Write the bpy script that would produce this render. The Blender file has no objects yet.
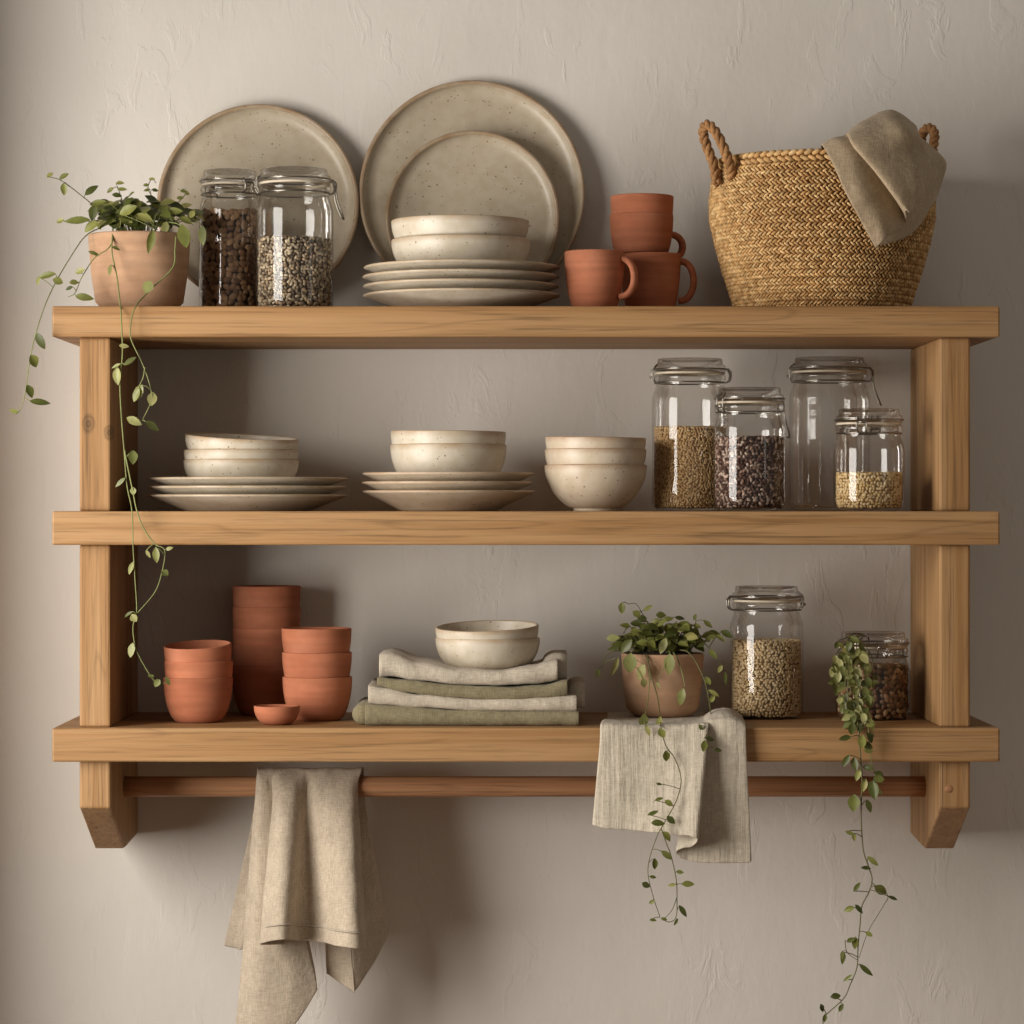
import bpy, math, random
from mathutils import Vector, Matrix, noise
R = random.Random(7)
PI = math.pi
scene = bpy.context.scene
COL = scene.collection

# ------------------------------------------------------------------ camera frame
F = 3052.0            # focal length in pixels of the 1024 frame
D = 3.851             # camera to back wall
ZC = 1.45             # eye height
def S(Y): return (D + Y) / F
def P(px, py, Y):
    s = S(Y)
    return Vector(((px - 512) * s, Y, ZC - (py - 508) * s))
def X(px, Y): return (px - 512) * S(Y)
def Z(py, Y): return ZC - (py - 508) * S(Y)

SHELF_Y = -0.28
ZT = ZC + 202 * S(SHELF_Y)        # top of the upper board
ZM = ZC - 3.2 * S(SHELF_Y)        # top of the middle board
ZB = ZC - 220 * S(SHELF_Y)        # top of the lower board

# ------------------------------------------------------------------ object helpers
def link(o, parent=None):
    COL.objects.link(o)
    if parent is not None: o.parent = parent
    return o
def tag(o, label=None, cat=None, group=None, kind=None):
    if label: o['label'] = label
    if cat: o['category'] = cat
    if group: o['group'] = group
    if kind: o['kind'] = kind
    return o
def thing(name, loc, label, cat, group=None, rot=(0, 0, 0)):
    o = bpy.data.objects.new(name, None)
    o.empty_display_size = 0.02
    o.location = loc; o.rotation_euler = rot
    link(o)
    return tag(o, label, cat, group)
class MB:
    def __init__(self):
        self.v = []; self.f = []; self.m = []; self.rim = []
    def add(self, v, f, m=0, rim=None):
        b = len(self.v)
        self.v.extend([tuple(p) for p in v])
        self.f.extend([tuple(i + b for i in q) for q in f])
        self.m.extend([m] * len(f))
        self.rim.extend(rim if rim else [0.0] * len(v))
        return self
    def mesh(self, name, mats, smooth=True):
        me = bpy.data.meshes.new(name)
        me.from_pydata(self.v, [], self.f)
        for m in (mats if isinstance(mats, (list, tuple)) else [mats]): me.materials.append(m)
        me.polygons.foreach_set('material_index', self.m)
        me.polygons.foreach_set('use_smooth', [smooth] * len(self.f))
        if any(self.rim):
            a = me.attributes.new('rim', 'FLOAT', 'POINT'); a.data.foreach_set('value', self.rim)
        me.update()
        return me
    def build(self, name, mats, parent=None, loc=(0, 0, 0), rot=(0, 0, 0), smooth=True):
        o = bpy.data.objects.new(name, self.mesh(name, mats, smooth))
        o.location = loc; o.rotation_euler = rot
        return link(o, parent)
def place(name, me, loc, rot=(0, 0, 0), scale=(1, 1, 1), parent=None):
    o = bpy.data.objects.new(name, me)
    o.location = loc; o.rotation_euler = rot; o.scale = scale
    return link(o, parent)
def fix_normals(o):
    import bmesh
    bm = bmesh.new(); bm.from_mesh(o.data)
    bmesh.ops.recalc_face_normals(bm, faces=bm.faces)
    bm.to_mesh(o.data); bm.free()

# ------------------------------------------------------------------ shape helpers
def lathe(prof, n=64, z0=0.0):
    """prof: (r, z[, rim]); r==0 ends are closed with a fan"""
    v, f, rim, rings = [], [], [], []
    for p in prof:
        r, z = p[0], p[1] + z0; k = p[2] if len(p) > 2 else 0.0
        if r < 1e-6:
            rings.append([len(v)]); v.append((0, 0, z)); rim.append(k)
        else:
            rings.append(list(range(len(v), len(v) + n)))
            for i in range(n):
                a = 2 * PI * i / n
                v.append((r * math.cos(a), r * math.sin(a), z)); rim.append(k)
    for a, b in zip(rings[:-1], rings[1:]):
        for i in range(n):
            j = (i + 1) % n
            if len(a) == 1 and len(b) == 1: continue
            if len(a) == 1: f.append((a[0], b[j], b[i]))
            elif len(b) == 1: f.append((a[i], a[j], b[0]))
            else: f.append((a[i], a[j], b[j], b[i]))
    return v, f, rim
def torus(Rr, r, z, n=48, m=8):
    v, f = [], []
    for i in range(n):
        a = 2 * PI * i / n
        for j in range(m):
            b = 2 * PI * j / m
            q = Rr + r * math.cos(b)
            v.append((q * math.cos(a), q * math.sin(a), z + r * math.sin(b)))
    for i in range(n):
        for j in range(m):
            i2, j2 = (i + 1) % n, (j + 1) % m
            f.append((i * m + j, i2 * m + j, i2 * m + j2, i * m + j2))
    return v, f
def catmull(pts, k):
    pts = [Vector(p) for p in pts]
    if len(pts) < 3:
        return [pts[0].lerp(pts[-1], i / k) for i in range(k + 1)]
    out = []
    for i in range(len(pts) - 1):
        p1, p2 = pts[i], pts[i + 1]
        p0 = pts[i - 1] if i > 0 else p1 * 2 - p2
        p3 = pts[i + 2] if i + 2 < len(pts) else p2 * 2 - p1
        for j in range(k):
            t = j / k
            out.append(0.5 * (2 * p1 + (p2 - p0) * t + (2 * p0 - 5 * p1 + 4 * p2 - p3) * t * t + (3 * p1 - p0 - 3 * p2 + p3) * t ** 3))
    out.append(pts[-1].copy())
    return out
def tube(pts, r, m=6, flat=None):
    """swept tube; r number or list; flat=(wide, thin) scales the section"""
    pts = [Vector(p) for p in pts]; n = len(pts)
    rr = r if isinstance(r, (list, tuple)) else [r] * n
    v, f = [], []
    t0 = (pts[1] - pts[0]).normalized()
    up = Vector((0, 0, 1)) if abs(t0.z) < .9 else Vector((0, 1, 0))
    nrm = (up - t0 * up.dot(t0)).normalized()
    for i in range(n):
        t = (pts[min(i + 1, n - 1)] - pts[max(i - 1, 0)])
        t = t.normalized() if t.length > 1e-9 else t0
        nrm = nrm - t * nrm.dot(t)
        nrm = nrm.normalized() if nrm.length > 1e-6 else t.orthogonal().normalized()
        b = t.cross(nrm)
        fa, fb = flat if flat else (1, 1)
        for j in range(m):
            a = 2 * PI * j / m
            v.append(pts[i] + nrm * (math.cos(a) * rr[i] * fa) + b * (math.sin(a) * rr[i] * fb))
    for i in range(n - 1):
        for j in range(m):
            j2 = (j + 1) % m
            f.append((i * m + j, i * m + j2, (i + 1) * m + j2, (i + 1) * m + j))
    f.append(tuple(reversed(range(m)))); f.append(tuple(range((n - 1) * m, n * m)))
    return v, f
def box(x0, x1, y0, y1, z0, z1):
    v = [(x, y, z) for x in (x0, x1) for y in (y0, y1) for z in (z0, z1)]
    return v, [(0, 1, 3, 2), (4, 6, 7, 5), (0, 4, 5, 1), (2, 3, 7, 6), (0, 2, 6, 4), (1, 5, 7, 3)]
def bevel(o, w, seg=2):
    m = o.modifiers.new('Bevel', 'BEVEL'); m.width = w; m.segments = seg; m.limit_method = 'ANGLE'
    m.harden_normals = False
    return o
def prism_x(poly_yz, x0, x1):
    n = len(poly_yz)
    v = [(x0, y, z) for y, z in poly_yz] + [(x1, y, z) for y, z in poly_yz]
    f = [tuple(range(n))[::-1], tuple(range(n, 2 * n))]
    for i in range(n):
        j = (i + 1) % n; f.append((i, j, n + j, n + i))
    return v, f

# ------------------------------------------------------------------ materials
def srgb(r, g, b):
    def c(u):
        u /= 255.0
        return u / 12.92 if u <= .04045 else ((u + .055) / 1.055) ** 2.4
    return (c(r), c(g), c(b), 1.0)
class NT:
    def __init__(self, name):
        self.mat = bpy.data.materials.new(name); self.mat.use_nodes = True
        self.t = self.mat.node_tree; self.t.nodes.clear()
        self.out = self.n('ShaderNodeOutputMaterial')
    def n(self, ty, **kw):
        nd = self.t.nodes.new(ty)
        for k, val in kw.items():
            if k.startswith('i_'):
                key = k[2:].replace('_', ' ')
                nd.inputs[key].default_value = val
            else: setattr(nd, k, val)
        return nd
    def l(self, a, b): self.t.links.new(a, b)
    def coord(self, scale=(1, 1, 1), kind='Object', rnd=0.0):
        tc = self.n('ShaderNodeTexCoord')
        src = tc.outputs[kind]
        if rnd:
            oi = self.n('ShaderNodeObjectInfo')
            mu = self.n('ShaderNodeMath', operation='MULTIPLY'); mu.inputs[1].default_value = rnd
            self.l(oi.outputs['Random'], mu.inputs[0])
            ad = self.n('ShaderNodeVectorMath', operation='ADD')
            self.l(src, ad.inputs[0]); self.l(mu.outputs[0], ad.inputs[1]); src = ad.outputs[0]
        mp = self.n('ShaderNodeMapping'); mp.inputs['Scale'].default_value = scale
        self.l(src, mp.inputs['Vector'])
        return mp.outputs[0]
    def noise(self, vec, scale, detail=3, rough=.5, dist=0.0):
        nd = self.n('ShaderNodeTexNoise'); nd.inputs['Scale'].default_value = scale
        nd.inputs['Detail'].default_value = detail; nd.inputs['Roughness'].default_value = rough
        nd.inputs['Distortion'].default_value = dist
        self.l(vec, nd.inputs['Vector']); return nd.outputs['Fac']
    def ramp(self, fac, stops, interp='LINEAR'):
        nd = self.n('ShaderNodeValToRGB'); nd.color_ramp.interpolation = interp
        el = nd.color_ramp.elements
        while len(el) < len(stops): el.new(0.5)
        for e, (p, c) in zip(el, stops):
            e.position = p; e.color = c if isinstance(c, (tuple, list)) else (c, c, c, 1)
        self.l(fac, nd.inputs['Fac']); return nd.outputs['Color']
    def mix(self, fac, a, b, mode='MIX'):
        nd = self.n('ShaderNodeMix', data_type='RGBA', blend_type=mode)
        for sock, val in ((nd.inputs[0], fac), (nd.inputs[6], a), (nd.inputs[7], b)):
            if hasattr(val, 'is_output'): self.l(val, sock)
            else: sock.default_value = val
        return nd.outputs[2]
    def math(self, op, a, b=0.0):
        nd = self.n('ShaderNodeMath', operation=op)
        for s_, val in ((nd.inputs[0], a), (nd.inputs[1], b)):
            if hasattr(val, 'is_output'): self.l(val, s_)
            else: s_.default_value = val
        return nd.outputs[0]
    def bump(self, h, strength, dist, prev=None):
        nd = self.n('ShaderNodeBump'); nd.inputs['Strength'].default_value = strength
        nd.inputs['Distance'].default_value = dist
        self.l(h, nd.inputs['Height'])
        if prev is not None: self.l(prev, nd.inputs['Normal'])
        return nd.outputs[0]
    def bsdf(self, col, rough=.5, normal=None, **kw):
        b = self.n('ShaderNodeBsdfPrincipled')
        for k, val in (('Base Color', col), ('Roughness', rough)):
            if hasattr(val, 'is_output'): self.l(val, b.inputs[k])
            else: b.inputs[k].default_value = val
        for k, val in kw.items(): b.inputs[k.replace('_', ' ')].default_value = val
        if normal is not None: self.l(normal, b.inputs['Normal'])
        self.l(b.outputs[0], self.out.inputs['Surface'])
        return self.mat

def mat_plaster(name, c1, c2, k=1.0):
    t = NT(name)
    p = t.coord()
    col = t.ramp(t.noise(p, 2.3, 4), [(.3, c1), (.7, c2)])
    pv = t.coord((1, 1, .38))
    n1 = t.noise(pv, 26, 5, .6, .8)
    flake = t.ramp(n1, [(.0, 0.0), (.55, .0), (.60, 1.0), (1, .6)])
    patch = t.ramp(t.noise(p, 5.0, 3), [(.42, 0.0), (.62, 1.0)])
    fl = t.mix(patch, (0, 0, 0, 1), flake)
    b = t.bump(t.noise(p, 7, 4, .55), .14 * k, .02)
    b = t.bump(t.noise(pv, 60, 4, .6, .5), .13 * k, .004, b)
    b = t.bump(fl, .42 * k, .0013, b)
    return t.bsdf(col, .92, b, Specular_IOR_Level=.15)

def mat_wood(name, axis, tones, knots=()):
    t = NT(name)
    s = [42.0, 42.0, 42.0]; s[axis] = 1.1
    v = t.coord(tuple(s), rnd=37.0)
    f = [330.0] * 3; f[axis] = 7.0
    vf = t.coord(tuple(f), rnd=37.0)
    g = t.noise(v, 1.0, 5, .62, .55)
    col = t.ramp(g, [(.25, tones[0]), (.45, tones[1]), (.58, tones[2]), (.8, tones[1])])
    fine = t.noise(vf, 1.0, 3, .6)
    dark = t.ramp(fine, [(.33, .62), (.46, .96), (.75, 1.07)])
    col = t.mix(1.0, col, dark, 'MULTIPLY')
    s2 = [9.0] * 3; s2[axis] = .5
    veins = t.ramp(t.noise(t.coord(tuple(s2), rnd=11.0), 3.0, 2, .5, 1.0), [(.0, 1.0), (.475, 1.0), (.5, .72), (.525, 1.0)])
    col = t.mix(.7, col, veins, 'MULTIPLY')
    for (kx, ky, kz, ksize) in knots:
        tc = t.n('ShaderNodeTexCoord')
        sub = t.n('ShaderNodeVectorMath', operation='SUBTRACT'); sub.inputs[1].default_value = (kx, ky, kz)
        t.l(tc.outputs['Object'], sub.inputs[0])
        mp = t.n('ShaderNodeMapping'); mp.inputs['Scale'].default_value = (1.25, .2, .85)
        t.l(sub.outputs[0], mp.inputs['Vector'])
        le = t.n('ShaderNodeVectorMath', operation='LENGTH'); t.l(mp.outputs[0], le.inputs[0])
        d = t.math('ADD', le.outputs['Value'], t.math('MULTIPLY', t.noise(t.coord((90, 90, 90)), 1.0, 2), ksize * .35))
        k = t.ramp(t.math('DIVIDE', d, ksize), [(.0, .28), (.22, .6), (.38, .4), (.55, .78), (.7, .55), (.95, 1.0)])
        col = t.mix(1.0, col, k, 'MULTIPLY')
    b = t.bump(fine, .3, .0012)
    b = t.bump(g, .12, .002, b)
    return t.bsdf(col, .55, b, Specular_IOR_Level=.3)

def mat_ceramic(name, c1, c2, rimc, rough=.42, speck=1.4):
    t = NT(name)
    p = t.coord(rnd=3.0)
    col = t.ramp(t.noise(p, 14, 4), [(.3, c1), (.7, c2)])
    warm = t.ramp(t.noise(p, 70, 3), [(.35, (.93, .9, .84, 1)), (.6, (1.02, 1.01, 1.0, 1))])
    col = t.mix(1.0, col, warm, 'MULTIPLY')
    for sc, th, keep in ((95.0, .11, .34), (210.0, .16, .20)):
        vo = t.n('ShaderNodeTexVoronoi'); vo.inputs['Scale'].default_value = sc
        t.l(p, vo.inputs['Vector'])
        near = t.math('LESS_THAN', vo.outputs['Distance'], th)
        sep = t.n('ShaderNodeSeparateColor'); t.l(vo.outputs['Color'], sep.inputs[0])
        on = t.math('MULTIPLY', near, t.math('LESS_THAN', sep.outputs[0], keep * speck))
        col = t.mix(t.math('MULTIPLY', on, .72), col, srgb(92, 66, 42))
    at = t.n('ShaderNodeAttribute', attribute_name='rim')
    rf = t.math('MULTIPLY', at.outputs['Fac'], t.ramp(t.noise(p, 45, 3), [(.3, .45), (.65, 1.0)]))
    col = t.mix(rf, col, rimc)
    b = t.bump(t.noise(p, 55, 3), .06, .002)
    return t.bsdf(col, rough, b, Specular_IOR_Level=.5)

def mat_clay(name, c1, c2, c3, rough=.85):
    t = NT(name)
    p = t.coord(rnd=5.0)
    ph = t.coord((6, 6, 60), rnd=5.0)
    col = t.ramp(t.noise(p, 18, 5, .6), [(.28, c1), (.5, c2), (.75, c3)])
    band = t.ramp(t.noise(ph, 2.2, 2), [(.35, .9), (.65, 1.05)])
    col = t.mix(1.0, col, band, 'MULTIPLY')
    oi = t.n('ShaderNodeObjectInfo')
    col = t.mix(1.0, col, t.ramp(oi.outputs['Random'], [(0, (.9, .88, .86, 1)), (1, (1.06, 1.05, 1.04, 1))]), 'MULTIPLY')
    b = t.bump(t.noise(p, 220, 3), .12, .0012)
    b = t.bump(t.noise(ph, 3.0, 2), .12, .002, b)
    return t.bsdf(col, rough, b, Specular_IOR_Level=.22)

def mat_linen(name, c1, c2, stripes=0.0, k=1.0):
    t = NT(name)
    a = t.noise(t.coord((900, 300, 90)), 1.0, 2, .6)
    w = t.noise(t.coord((90, 300, 900)), 1.0, 2, .6)
    weave = t.math('ADD', a, w)
    col = t.ramp(t.math('MULTIPLY', weave, .5), [(.33, c1), (.66, c2)])
    patch = t.ramp(t.noise(t.coord(), 30, 4, .6), [(.3, .86), (.7, 1.06)])
    col = t.mix(1.0, col, patch, 'MULTIPLY')
    b = t.bump(weave, .32 * k, .0014)
    b = t.bump(t.noise(t.coord(), 60, 3), .35 * k, .005, b)
    if stripes:
        st = t.noise(t.coord((130, 40, 5)), 1.0, 3, .6)
        col = t.mix(stripes, col, t.ramp(st, [(.35, .72), (.55, 1.03)]), 'MULTIPLY')
        b = t.bump(st, .5, .004, b)
    return t.bsdf(col, .95, b, Specular_IOR_Level=.1, Sheen_Weight=.12)

def mat_leaf(name, stops):
    t = NT(name)
    g = t.n('ShaderNodeNewGeometry')
    col = t.ramp(g.outputs['Random Per Island'], stops)
    n = t.ramp(t.noise(t.coord(), 90, 3), [(.3, .8), (.7, 1.15)])
    col = t.mix(1.0, col, n, 'MULTIPLY')
    b = t.n('ShaderNodeBsdfPrincipled'); t.l(col, b.inputs['Base Color'])
    b.inputs['Roughness'].default_value = .42; b.inputs['Specular IOR Level'].default_value = .4
    tr = t.n('ShaderNodeBsdfTranslucent'); t.l(t.mix(1.0, col, (1.3, 1.4, .6, 1), 'MULTIPLY'), tr.inputs['Color'])
    m = t.n('ShaderNodeMixShader'); m.inputs[0].default_value = .22
    t.l(b.outputs[0], m.inputs[1]); t.l(tr.outputs[0], m.inputs[2]); t.l(m.outputs[0], t.out.inputs['Surface'])
    return t.mat

def mat_island(name, stops, rough=.6, tex=0.0, spec=.3):
    t = NT(name)
    g = t.n('ShaderNodeNewGeometry')
    col = t.ramp(g.outputs['Random Per Island'], stops, 'LINEAR')
    if tex:
        n = t.ramp(t.noise(t.coord(), tex, 2), [(.35, .72), (.65, 1.15)])
        col = t.mix(1.0, col, n, 'MULTIPLY')
    return t.bsdf(col, rough, None, Specular_IOR_Level=spec)

def mat_plain(name, c, rough=.5, metal=0.0, var=.12, scale=60, spec=.4):
    t = NT(name)
    n = t.ramp(t.noise(t.coord(), scale, 3), [(.3, 1 - var), (.7, 1 + var)])
    col = t.mix(1.0, c, n, 'MULTIPLY')
    return t.bsdf(col, rough, None, Metallic=metal, Specular_IOR_Level=spec)

def mat_glass(name, tint, edge, power=2.2, gain=1.0):
    t = NT(name)
    lw = t.n('ShaderNodeLayerWeight'); lw.inputs['Blend'].default_value = .5
    f = t.math('POWER', lw.outputs['Facing'], power)
    col = t.mix(f, tint, edge)
    tr = t.n('ShaderNodeBsdfTransparent'); t.l(col, tr.inputs['Color'])
    gl = t.n('ShaderNodeBsdfGlossy'); gl.inputs['Roughness'].default_value = .03
    gl.inputs['Color'].default_value = (1, 1, 1, 1)
    fr = t.n('ShaderNodeFresnel'); fr.inputs['IOR'].default_value = 1.5
    m = t.n('ShaderNodeMixShader')
    t.l(t.math('MINIMUM', t.math('MULTIPLY', fr.outputs[0], gain), .42), m.inputs[0])
    t.l(tr.outputs[0], m.inputs[1]); t.l(gl.outputs[0], m.inputs[2])
    t.l(m.outputs[0], t.out.inputs['Surface'])
    return t.mat

PLASTER = mat_plaster('plaster', srgb(213, 206, 197), srgb(222, 216, 208))
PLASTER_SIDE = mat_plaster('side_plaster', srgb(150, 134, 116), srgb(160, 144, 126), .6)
WT = (srgb(136, 98, 60), srgb(159, 119, 76), srgb(172, 134, 92))
WOOD_X = mat_wood('oak_board', 0, WT)
WOOD_Z = mat_wood('oak_post', 2, WT)
# a knotted post (object space of the shelf unit)
WOOD_ROD = mat_wood('oak_rail', 0, (srgb(144, 98, 66), srgb(166, 118, 82), srgb(178, 131, 94)))
WOOD_BRK = mat_wood('oak_bracket', 2, WT)
GLAZE = mat_ceramic('speckled_glaze', srgb(196, 186, 169), srgb(207, 198, 182), srgb(172, 146, 114))
GLAZE_TAN = mat_ceramic('speckled_tan_glaze', srgb(188, 175, 154), srgb(197, 185, 165), srgb(158, 126, 92), .38, 1.5)
GLAZE_PINK = mat_ceramic('speckled_warm_glaze', srgb(200, 185, 164), srgb(210, 196, 176), srgb(174, 144, 114))
CLAY = mat_clay('terracotta', srgb(164, 99, 71), srgb(173, 108, 79), srgb(183, 120, 92))
CLAY_POT = mat_clay('pale_terracotta', srgb(174, 136, 106), srgb(190, 153, 123), srgb(202, 168, 140))
LINEN = mat_linen('beige_linen', srgb(170, 154, 134), srgb(204, 189, 168))
LINEN_GREY = mat_linen('pale_linen', srgb(168, 156, 138), srgb(202, 190, 172))
LINEN_OLIVE = mat_linen('olive_linen', srgb(116, 107, 82), srgb(144, 134, 106))
LINEN_CRINKLE = mat_linen('crinkled_linen', srgb(178, 166, 147), srgb(209, 198, 179), .34)
LINEN_DARK = mat_linen('taupe_linen', srgb(158, 138, 112), srgb(190, 170, 142))
LEAF = mat_leaf('leaf_green', [(0, srgb(66, 72, 33)), (.45, srgb(98, 104, 48)), (.8, srgb(136, 138, 74)), (1, srgb(174, 168, 106))])
LEAF_PALE = mat_leaf('leaf_pale', [(0, srgb(82, 88, 46)), (.5, srgb(126, 130, 74)), (1, srgb(178, 174, 118))])
STEM = mat_plain('stem_green', srgb(122, 128, 76), .6)
STEM_DARK = mat_plain('stem_brown_green', srgb(98, 94, 58), .6)
SOIL = mat_plain('soil', srgb(52, 40, 28), .95, 0, .5, 300)
METAL = mat_plain('clasp_metal', srgb(150, 144, 134), .3, 1.0)
RUBBER = mat_plain('gasket_rubber', srgb(206, 192, 170), .5)
GLASS = mat_glass('jar_glass', (.985, .985, .98, 1), (.70, .69, .66, 1), 3.2, 1.0)
GLASS_LID = mat_glass('lid_glass', (.94, .938, .93, 1), (.60, .59, .56, 1), 2.4, 1.3)
WEAVE = mat_island('seagrass', [(0, srgb(172, 130, 80)), (.4, srgb(196, 155, 102)), (.8, srgb(210, 172, 118)), (1, srgb(222, 188, 136))], .8, 160)
WEAVE_CORE = mat_plain('seagrass_core', srgb(150, 108, 62), .9)
ROPE = mat_island('rope', [(0, srgb(138, 98, 60)), (1, srgb(170, 126, 82))], .85, 300)

# ------------------------------------------------------------------ the room
def structure(o): return tag(o, kind='structure')
mb = MB(); mb.add(*box(-1.3, 1.6, 0, .1, 0, 2.75))
structure(mb.build('wall_back', PLASTER, smooth=False))
WX = -1.10
WY0, WY1, WZ0, WZ1 = -0.66, -1.66, ZC - .58, ZC + .66
mb = MB()
mb.add(*box(WX - .13, WX, WY0, 0, 0, 2.75)); mb.add(*box(WX, -.765, -.30, 0, 0, 2.75)); mb.add(*box(WX - .13, WX, -4.2, WY1, 0, 2.75))  # middle box: unseen pier added to shade the back wall's left strip
mb.add(*box(WX - .13, WX, WY1, WY0, 0, WZ0)); mb.add(*box(WX - .13, WX, WY1, WY0, WZ1, 2.75))
structure(mb.build('wall_left', PLASTER_SIDE, smooth=False))
mb = MB()
for a in (box(WX - .12, WX - .08, WY0 - .03, WY0, WZ0, WZ1), box(WX - .12, WX - .08, WY1, WY1 + .03, WZ0, WZ1),
          box(WX - .12, WX - .08, WY1, WY0, WZ0, WZ0 + .03), box(WX - .12, WX - .08, WY1, WY0, WZ1 - .03, WZ1)):
    mb.add(*a)
structure(mb.build('window_1', mat_plain('window_paint', srgb(220, 214, 204), .5), smooth=False))
mb = MB(); mb.add(*box(-1.3, 1.6, -4.2, .1, -.06, 0))
structure(mb.build('floor', mat_wood('floor_planks', 1, (srgb(120, 90, 62), srgb(140, 108, 78), srgb(152, 120, 88))), smooth=False))

# ------------------------------------------------------------------ the shelf unit
PY = -0.266
xl0, xl1 = X(79.4, PY), X(110.3, PY)
xr0, xr1 = X(939.6, PY), X(970.4, PY)
bx0, bx1 = X(52, SHELF_Y), X(1000, SHELF_Y)
shelf = thing('wall_shelf', (0, 0, ZB), 'three-tier oak wall shelf with square posts and a towel rail, mounted on the plaster wall', 'shelf')
def zl(py, Y=SHELF_Y): return Z(py, Y) - ZB
top_t, top_b = ZT - ZB, zl(337)
mid_t, mid_b = ZM - ZB, zl(545)
low_t, low_b = 0.0, zl(762)
for (t_, b_) in ((top_t, top_b), (mid_t, mid_b), (low_t, low_b)):
    mb = MB(); mb.add(*box(bx0, bx1, SHELF_Y, -.001, b_, t_))
    bevel(mb.build('shelf_board', WOOD_X, shelf, smooth=False), .0022)
kz = Z(424, PY) - ZB
WOOD_KNOT = mat_wood('oak_post_knotted', 2, WT, [(X(88.5, PY), PY, kz, .0145), (X(109, PY), PY, kz - .010, .0115)])
for (x0, x1, k) in ((xl0, xl1, 0), (xr0, xr1, 1)):
    mb = MB(); mb.add(*box(x0, x1, PY, -.001, mid_t, top_b))
    bevel(mb.build('post', WOOD_KNOT if k == 0 else WOOD_Z, shelf, smooth=False), .0025)
    mb = MB(); mb.add(*box(x0, x1, PY, -.001, low_t, mid_b))
    bevel(mb.build('post', WOOD_Z, shelf, smooth=False), .0025)
    zb_ = Z(808, PY) - ZB
    zc_ = Z(846, -.11) - ZB
    prof = [(PY, low_b), (PY, zb_), (-.135, zc_), (-.105, zc_), (-.001, zc_ + .004), (-.001, low_b)]
    mb = MB(); mb.add(*prism_x(prof, x0, x1))
    o = mb.build('bracket', WOOD_BRK, shelf, smooth=False); fix_normals(o); bevel(o, .0025)
    if k == 1:
        pr = MB(); pr.add(*lathe([(0, .0003), (.0046, .0003), (.005, 0), (.005, -.004)], 20)[:2])
        pr.build('peg', WOOD_ROD, o, (X(949, PY), PY, Z(789, PY) - ZB), (PI / 2, 0, 0))
RY = -.135
zrod = Z(786.5, RY) - ZB
mb = MB(); mb.add(*tube([(xl1 - .004 + (xr0 - xl1 + .008) * i / 30, RY, zrod) for i in range(31)], .0125, 20))
mb.build('towel_rail', WOOD_ROD, shelf)
mb = MB(); mb.add(*box(X(152, 0), X(604, 0), -.05, -.001, top_t, top_t + .013))
bevel(mb.build('plate_ledge', WOOD_X, shelf, smooth=False), .0015)

# ------------------------------------------------------------------ ceramics
def quarter(rb, Rr, z0, H, n, p=1.0, q=1.0):
    out = []
    for i in range(n + 1):
        th = i / n * PI / 2
        out.append((rb + (Rr - rb) * math.sin(th) ** p, z0 + H * (1 - math.cos(th)) ** q))
    return out
def vessel(Rr, H, rb, t=.0035, p=1.0, q=1.0, foot=0.0, n=12, rimw=.9):
    pr = [(0, foot)]
    if foot: pr += [(rb * .86, foot), (rb * .9, 0), (rb, 0), (rb * 1.0, foot * .8)]
    else: pr += [(rb * .7, 0), (rb * .97, 0)]
    o = quarter(rb, Rr, foot, H - foot - t * .5, n, p, q)
    pr += o
    pr[-1] = (pr[-1][0], pr[-1][1], rimw)
    pr += [(Rr - t * .1, H - t * .15, rimw), (Rr - t * .5, H, rimw), (Rr - t * .9, H - t * .15, rimw)]
    inn = quarter(max(rb - t, .001), Rr - t, foot + t, H - foot - t * 1.6, n, p, q)
    pr += list(reversed(inn)); pr += [(0, foot + t)]
    return pr
def plate_prof(Rr, H, rb, t=.0042, e=1.5, flat=False):
    n = 12
    pr = [(0, .0008), (rb * .9, .0008), (rb * .95, 0), (rb, 0)]
    def cur(s): return H * s ** e
    if flat:
        o = quarter(rb, Rr, 0, H, n, 1.0, 1.0); o2 = quarter(rb - t * .2, Rr - t, t, H - t * .8, n)
    else:
        o = [(rb + (Rr - rb) * i / n, (H - t * .4) * (i / n) ** e) for i in range(n + 1)]
        o2 = [(rb - t * .3 + (Rr - t * .8 - rb + t * .3) * i / n, t + (H - t) * (i / n) ** e) for i in range(n + 1)]
    pr += o[1:]
    pr[-1] = (pr[-1][0], pr[-1][1], .9)
    pr += [(Rr - t * .35, o[-1][1] + t * .35, .9)]
    o2[-1] = (o2[-1][0], o2[-1][1], .8)
    pr += list(reversed(o2)); pr += [(0, t)]
    return pr
def lathe_mesh(name, prof, mat, n=72):
    mb = MB(); v, f, r = lathe(prof, n); mb.add(v, f, 0, r)
    return mb.mesh(name, mat)

# plates leaning on the wall, upper board
def lean(px, Yb, Rpx, label, mat, toppy, tilt, H):
    Rr = Rpx * S(-.03)
    me = lathe_mesh('dinner_plate', plate_prof(Rr, H, Rr * .84, .0055, flat=True), mat, 128)
    zb = ZT + .013
    th = math.radians(90 - tilt)
    # local rim bottom point (0,-Rr,H) -> after rotation
    cy, cz = math.cos(th), math.sin(th); ey = 1.018
    o = place('serving_plate', me, (X(px, Yb), Yb + Rr * cy, zb + Rr * ey * cz + .0005), (th, 0, 0), (1, ey, 1))
    return tag(o, label, 'plate', 'plates leaning on the wall')
lean(258, -.034, 101, 'large speckled tan plate leaning on the wall behind the two bean jars', GLAZE_TAN, 104, 7, .016)
lean(472, -.030, 113, 'largest speckled plate leaning on the wall behind the stacked bowls', GLAZE_TAN, 80, 6.5, .016)
lean(472.5, -.050, 87, 'medium speckled plate leaning inside the largest plate behind the stacked bowls', GLAZE_TAN, 130, 6.5, .014)

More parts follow.
